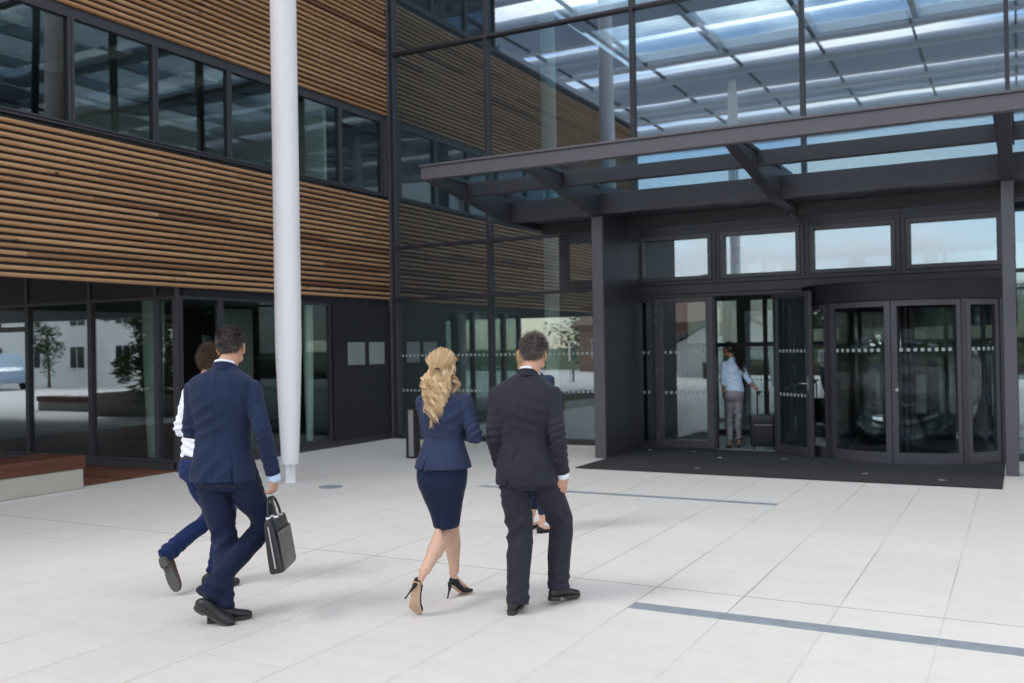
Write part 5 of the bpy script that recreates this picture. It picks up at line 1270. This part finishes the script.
for k,(x,y,h,c) in enumerate([(-1.0,-44,5.2,2.3),(3.0,-42,4.2,2.0),(6.6,-46,5.2,2.4),(10.6,-41,4.0,2.0),(14.5,-45,5.2,2.6),(20,-44,5.6,2.8),(27,-46,6.0,3.0),(-16,-48,6.0,2.8)]):
    tree((x,y,0),h,c,h*.75,['round green tree left of the low gabled house','low bushy tree before the brown house','taller dark tree behind the court left of centre','short wide tree straight behind the camera','dark tree right of the short wide one','broad tree at the right end of the row','tallest tree at the far right of the row','large tree beside the brown brick house'][k]+' reflected in the entrance glass',20+k,n=3600,leaf=.30,group='trees behind the court')
for k,(x,y) in enumerate([(-10.7,-13.8),(-9.6,-13.9)]):
    tree((x,y,.42),2.7,.95,2.5,['left','right'][k]+' bamboo bush in the concrete planter reflected in the left glass',40+k,'bamboo',4200,.24,'bamboo bushes',1,'bamboo')
def planter(loc,w,d,h,label,g=None):
    p=empty('planter',loc,0,label,'planter',g)
    m=MB(); m.cbox(-w/2,w/2,-d/2,-d/2+.1,0,h,.01); m.cbox(-w/2,w/2,d/2-.1,d/2,0,h,.01); m.cbox(-w/2,-w/2+.1,-d/2+.1,d/2-.1,0,h,.01); m.cbox(w/2-.1,w/2,-d/2+.1,d/2-.1,0,h,.01); m.build('trough',M['concrete'],p)
    m=MB(); m.box(-w/2+.1,w/2-.1,-d/2+.1,d/2-.1,.1,h-.06); m.build('soil',M['bark'],p)
planter((-10.6,-13.8,0),3.4,1.3,.62,'long concrete planter with bamboo reflected in the left glass')
b2=empty('bench',(-14.6,-14.6,0),0,'concrete and timber bench reflected in the left glass','bench')
m=MB(); m.cbox(-1.6,1.6,-.3,.3,0,.26,.01); m.build('plinth',M['concrete'],b2)
m=MB(); m.cbox(-1.63,1.63,-.33,.33,.27,.43,.008); m.build('seat',M['bench_wood'],b2)
for k,x in enumerate((5.9,7.4,8.9,10.4,11.9)):
    bl=empty('concrete_block_seat',(x*1.25-1.6,-21,0),0,['first','second','third','fourth','fifth'][k]+' pale concrete block seat from the left in the row reflected in the revolving door','seat','concrete block seats')
    m=MB(); m.cbox(-.38,.38,-.38,.38,0,.80,.02); m.build('block',M['concrete'],bl); m=MB(); m.cbox(-.42,.42,-.42,.42,.80,.90,.01); m.build('cap',M['render_white'],bl)
# parked van
v=empty('parked_van',(-35,-25,0),.1,'pale blue van parked behind the court reflected in the left glass','van')
prof=[(-2.3,.35),(2.25,.35),(2.35,.6),(2.3,.95),(1.5,1.12),(.85,1.78),(-2.15,1.85),(-2.35,1.4)]
m=MB(); m.extr(prof,1,-.9,.9); m.build('body',M['car_paint'],v)
m=MB(); m.extr([(-2.0,1.2),(1.25,1.15),(.75,1.68),(-1.95,1.72)],1,-.915,.915); m.build('side_window',M['window_dark'],v)
for x in (-1.45,1.5):
    for s in (-1,1):
        m=MB(); m.tube([(x,s*.72,.33),(x,s*.92,.33)],.33,20); w=m.build('wheel',M['tyre'],v); m=MB(); m.tube([(x,s*.921,.33),(x,s*.93,.33)],.19,16); m.build('rim',M['steel'],w)
# fence/hedge
m=MB(); r=random.Random(9)
for k in range(9000):
    p=Vector((r.uniform(-3,40),-30+r.uniform(-.4,.4),r.uniform(.05,.95+.1*math.sin(k)))); u=Vector((r.gauss(0,1),r.gauss(0,1),r.gauss(0,1))).normalized(); w=u.orthogonal(); s=.12
    m.add([p-u*s*.5,p+w*s*.3,p+u*s*.5,p-w*s*.3],[(0,1,2,3)],tone=r.random())
h=empty('hedge',(0,0,0),0,'low clipped hedge behind the court reflected in the door glass','hedge'); m.build('foliage',M['leaf'],h)
m=MB(); m.box(-3,40,-30.25,-29.75,0,.8); m.build('hedge_core',M['bark'],h)

# ================================================================== sky, sun, camera
w=bpy.data.worlds.new('World'); scene.world=w; w.use_nodes=True; nt=w.node_tree; nt.nodes.clear(); nd=nt.nodes; lk=nt.links
SUN_EL,SUN_AZ=math.radians(52),math.radians(215)   # azimuth clockwise from +Y
sky=nd.new('ShaderNodeTexSky'); sky.sky_type='NISHITA'; sky.sun_disc=False; sky.sun_elevation=SUN_EL; sky.sun_rotation=SUN_AZ; sky.air_density=1.0; sky.dust_density=.6; sky.ozone_density=1.2
b1=nd.new('ShaderNodeBackground'); b1.inputs[1].default_value=.11; lk.new(sky.outputs[0],b1.inputs[0])
tc=nd.new('ShaderNodeTexCoord'); mp=nd.new('ShaderNodeMapping'); mp.inputs['Scale'].default_value=(1,1,3.2); mp.inputs['Location'].default_value=(.3,.1,0); lk.new(tc.outputs['Generated'],mp.inputs[0])
n1=nd.new('ShaderNodeTexNoise'); n1.inputs['Scale'].default_value=3.4; n1.inputs['Detail'].default_value=7; n1.inputs['Roughness'].default_value=.56; n1.inputs['Distortion'].default_value=.25; lk.new(mp.outputs[0],n1.inputs['Vector'])
cov=ramp(nt,n1.outputs['Fac'],[(.42,0.0),(.58,1.0)])
n2=nd.new('ShaderNodeTexNoise'); n2.inputs['Scale'].default_value=5; n2.inputs['Detail'].default_value=6; lk.new(mp.outputs[0],n2.inputs['Vector'])
cc=ramp(nt,n2.outputs['Fac'],[(.3,(.80,.82,.84)),(.62,(1.0,.985,.955))])
b2_=nd.new('ShaderNodeBackground'); lk.new(cc,b2_.inputs[0])
sz=nd.new('ShaderNodeSeparateXYZ'); lk.new(tc.outputs['Generated'],sz.inputs[0])   # cloud deck: brighter overhead than at the horizon
mr_=nd.new('ShaderNodeMapRange'); lk.new(sz.outputs[2],mr_.inputs[0]); mr_.inputs[1].default_value=0; mr_.inputs[2].default_value=.75; mr_.inputs[3].default_value=.62; mr_.inputs[4].default_value=2.0
lk.new(mr_.outputs[0],b2_.inputs[1])
mx=nd.new('ShaderNodeMixShader'); lk.new(math_(nt,'MULTIPLY',cov,.92),mx.inputs[0]); lk.new(b1.outputs[0],mx.inputs[1]); lk.new(b2_.outputs[0],mx.inputs[2])
wo=nd.new('ShaderNodeOutputWorld'); lk.new(mx.outputs[0],wo.inputs[0])
sl=bpy.data.lights.new('sun','SUN'); sl.energy=1.1; sl.angle=math.radians(16); sl.color=(1,.94,.86)
so=bpy.data.objects.new('sun',sl); COL.objects.link(so)
dirv=Vector((math.sin(SUN_AZ)*math.cos(SUN_EL),math.cos(SUN_AZ)*math.cos(SUN_EL),math.sin(SUN_EL)))
so.rotation_euler=dirv.to_track_quat('Z','Y').to_euler(); so.location=(0,-30,40)

cam=bpy.data.cameras.new('camera'); co=bpy.data.objects.new('camera',cam); COL.objects.link(co)
yaw,pitch,roll=[math.radians(a) for a in (28.263,.354,-.984)]
f=Vector((-math.sin(yaw)*math.cos(pitch),math.cos(yaw)*math.cos(pitch),math.sin(pitch))); r_=Vector((math.cos(yaw),math.sin(yaw),0)); u_=r_.cross(f)
r2=r_*math.cos(roll)+u_*math.sin(roll); u2=-r_*math.sin(roll)+u_*math.cos(roll)
co.matrix_world=Matrix(((r2.x,u2.x,-f.x,10.446),(r2.y,u2.y,-f.y,-14.738),(r2.z,u2.z,-f.z,1.68),(0,0,0,1)))
cam.sensor_width=36; cam.lens=945.76/1024*36; cam.clip_start=.1; cam.clip_end=3000
cam.dof.use_dof=True; cam.dof.focus_distance=6.1; cam.dof.aperture_fstop=2.2
scene.camera=co
scene.view_settings.view_transform='Standard'; scene.view_settings.look='None'; scene.view_settings.gamma=1; scene.view_settings.exposure=EXPOSURE
scene.cycles.max_bounces=12; scene.cycles.transparent_max_bounces=24; scene.cycles.glossy_bounces=6; scene.cycles.sample_clamp_indirect=8
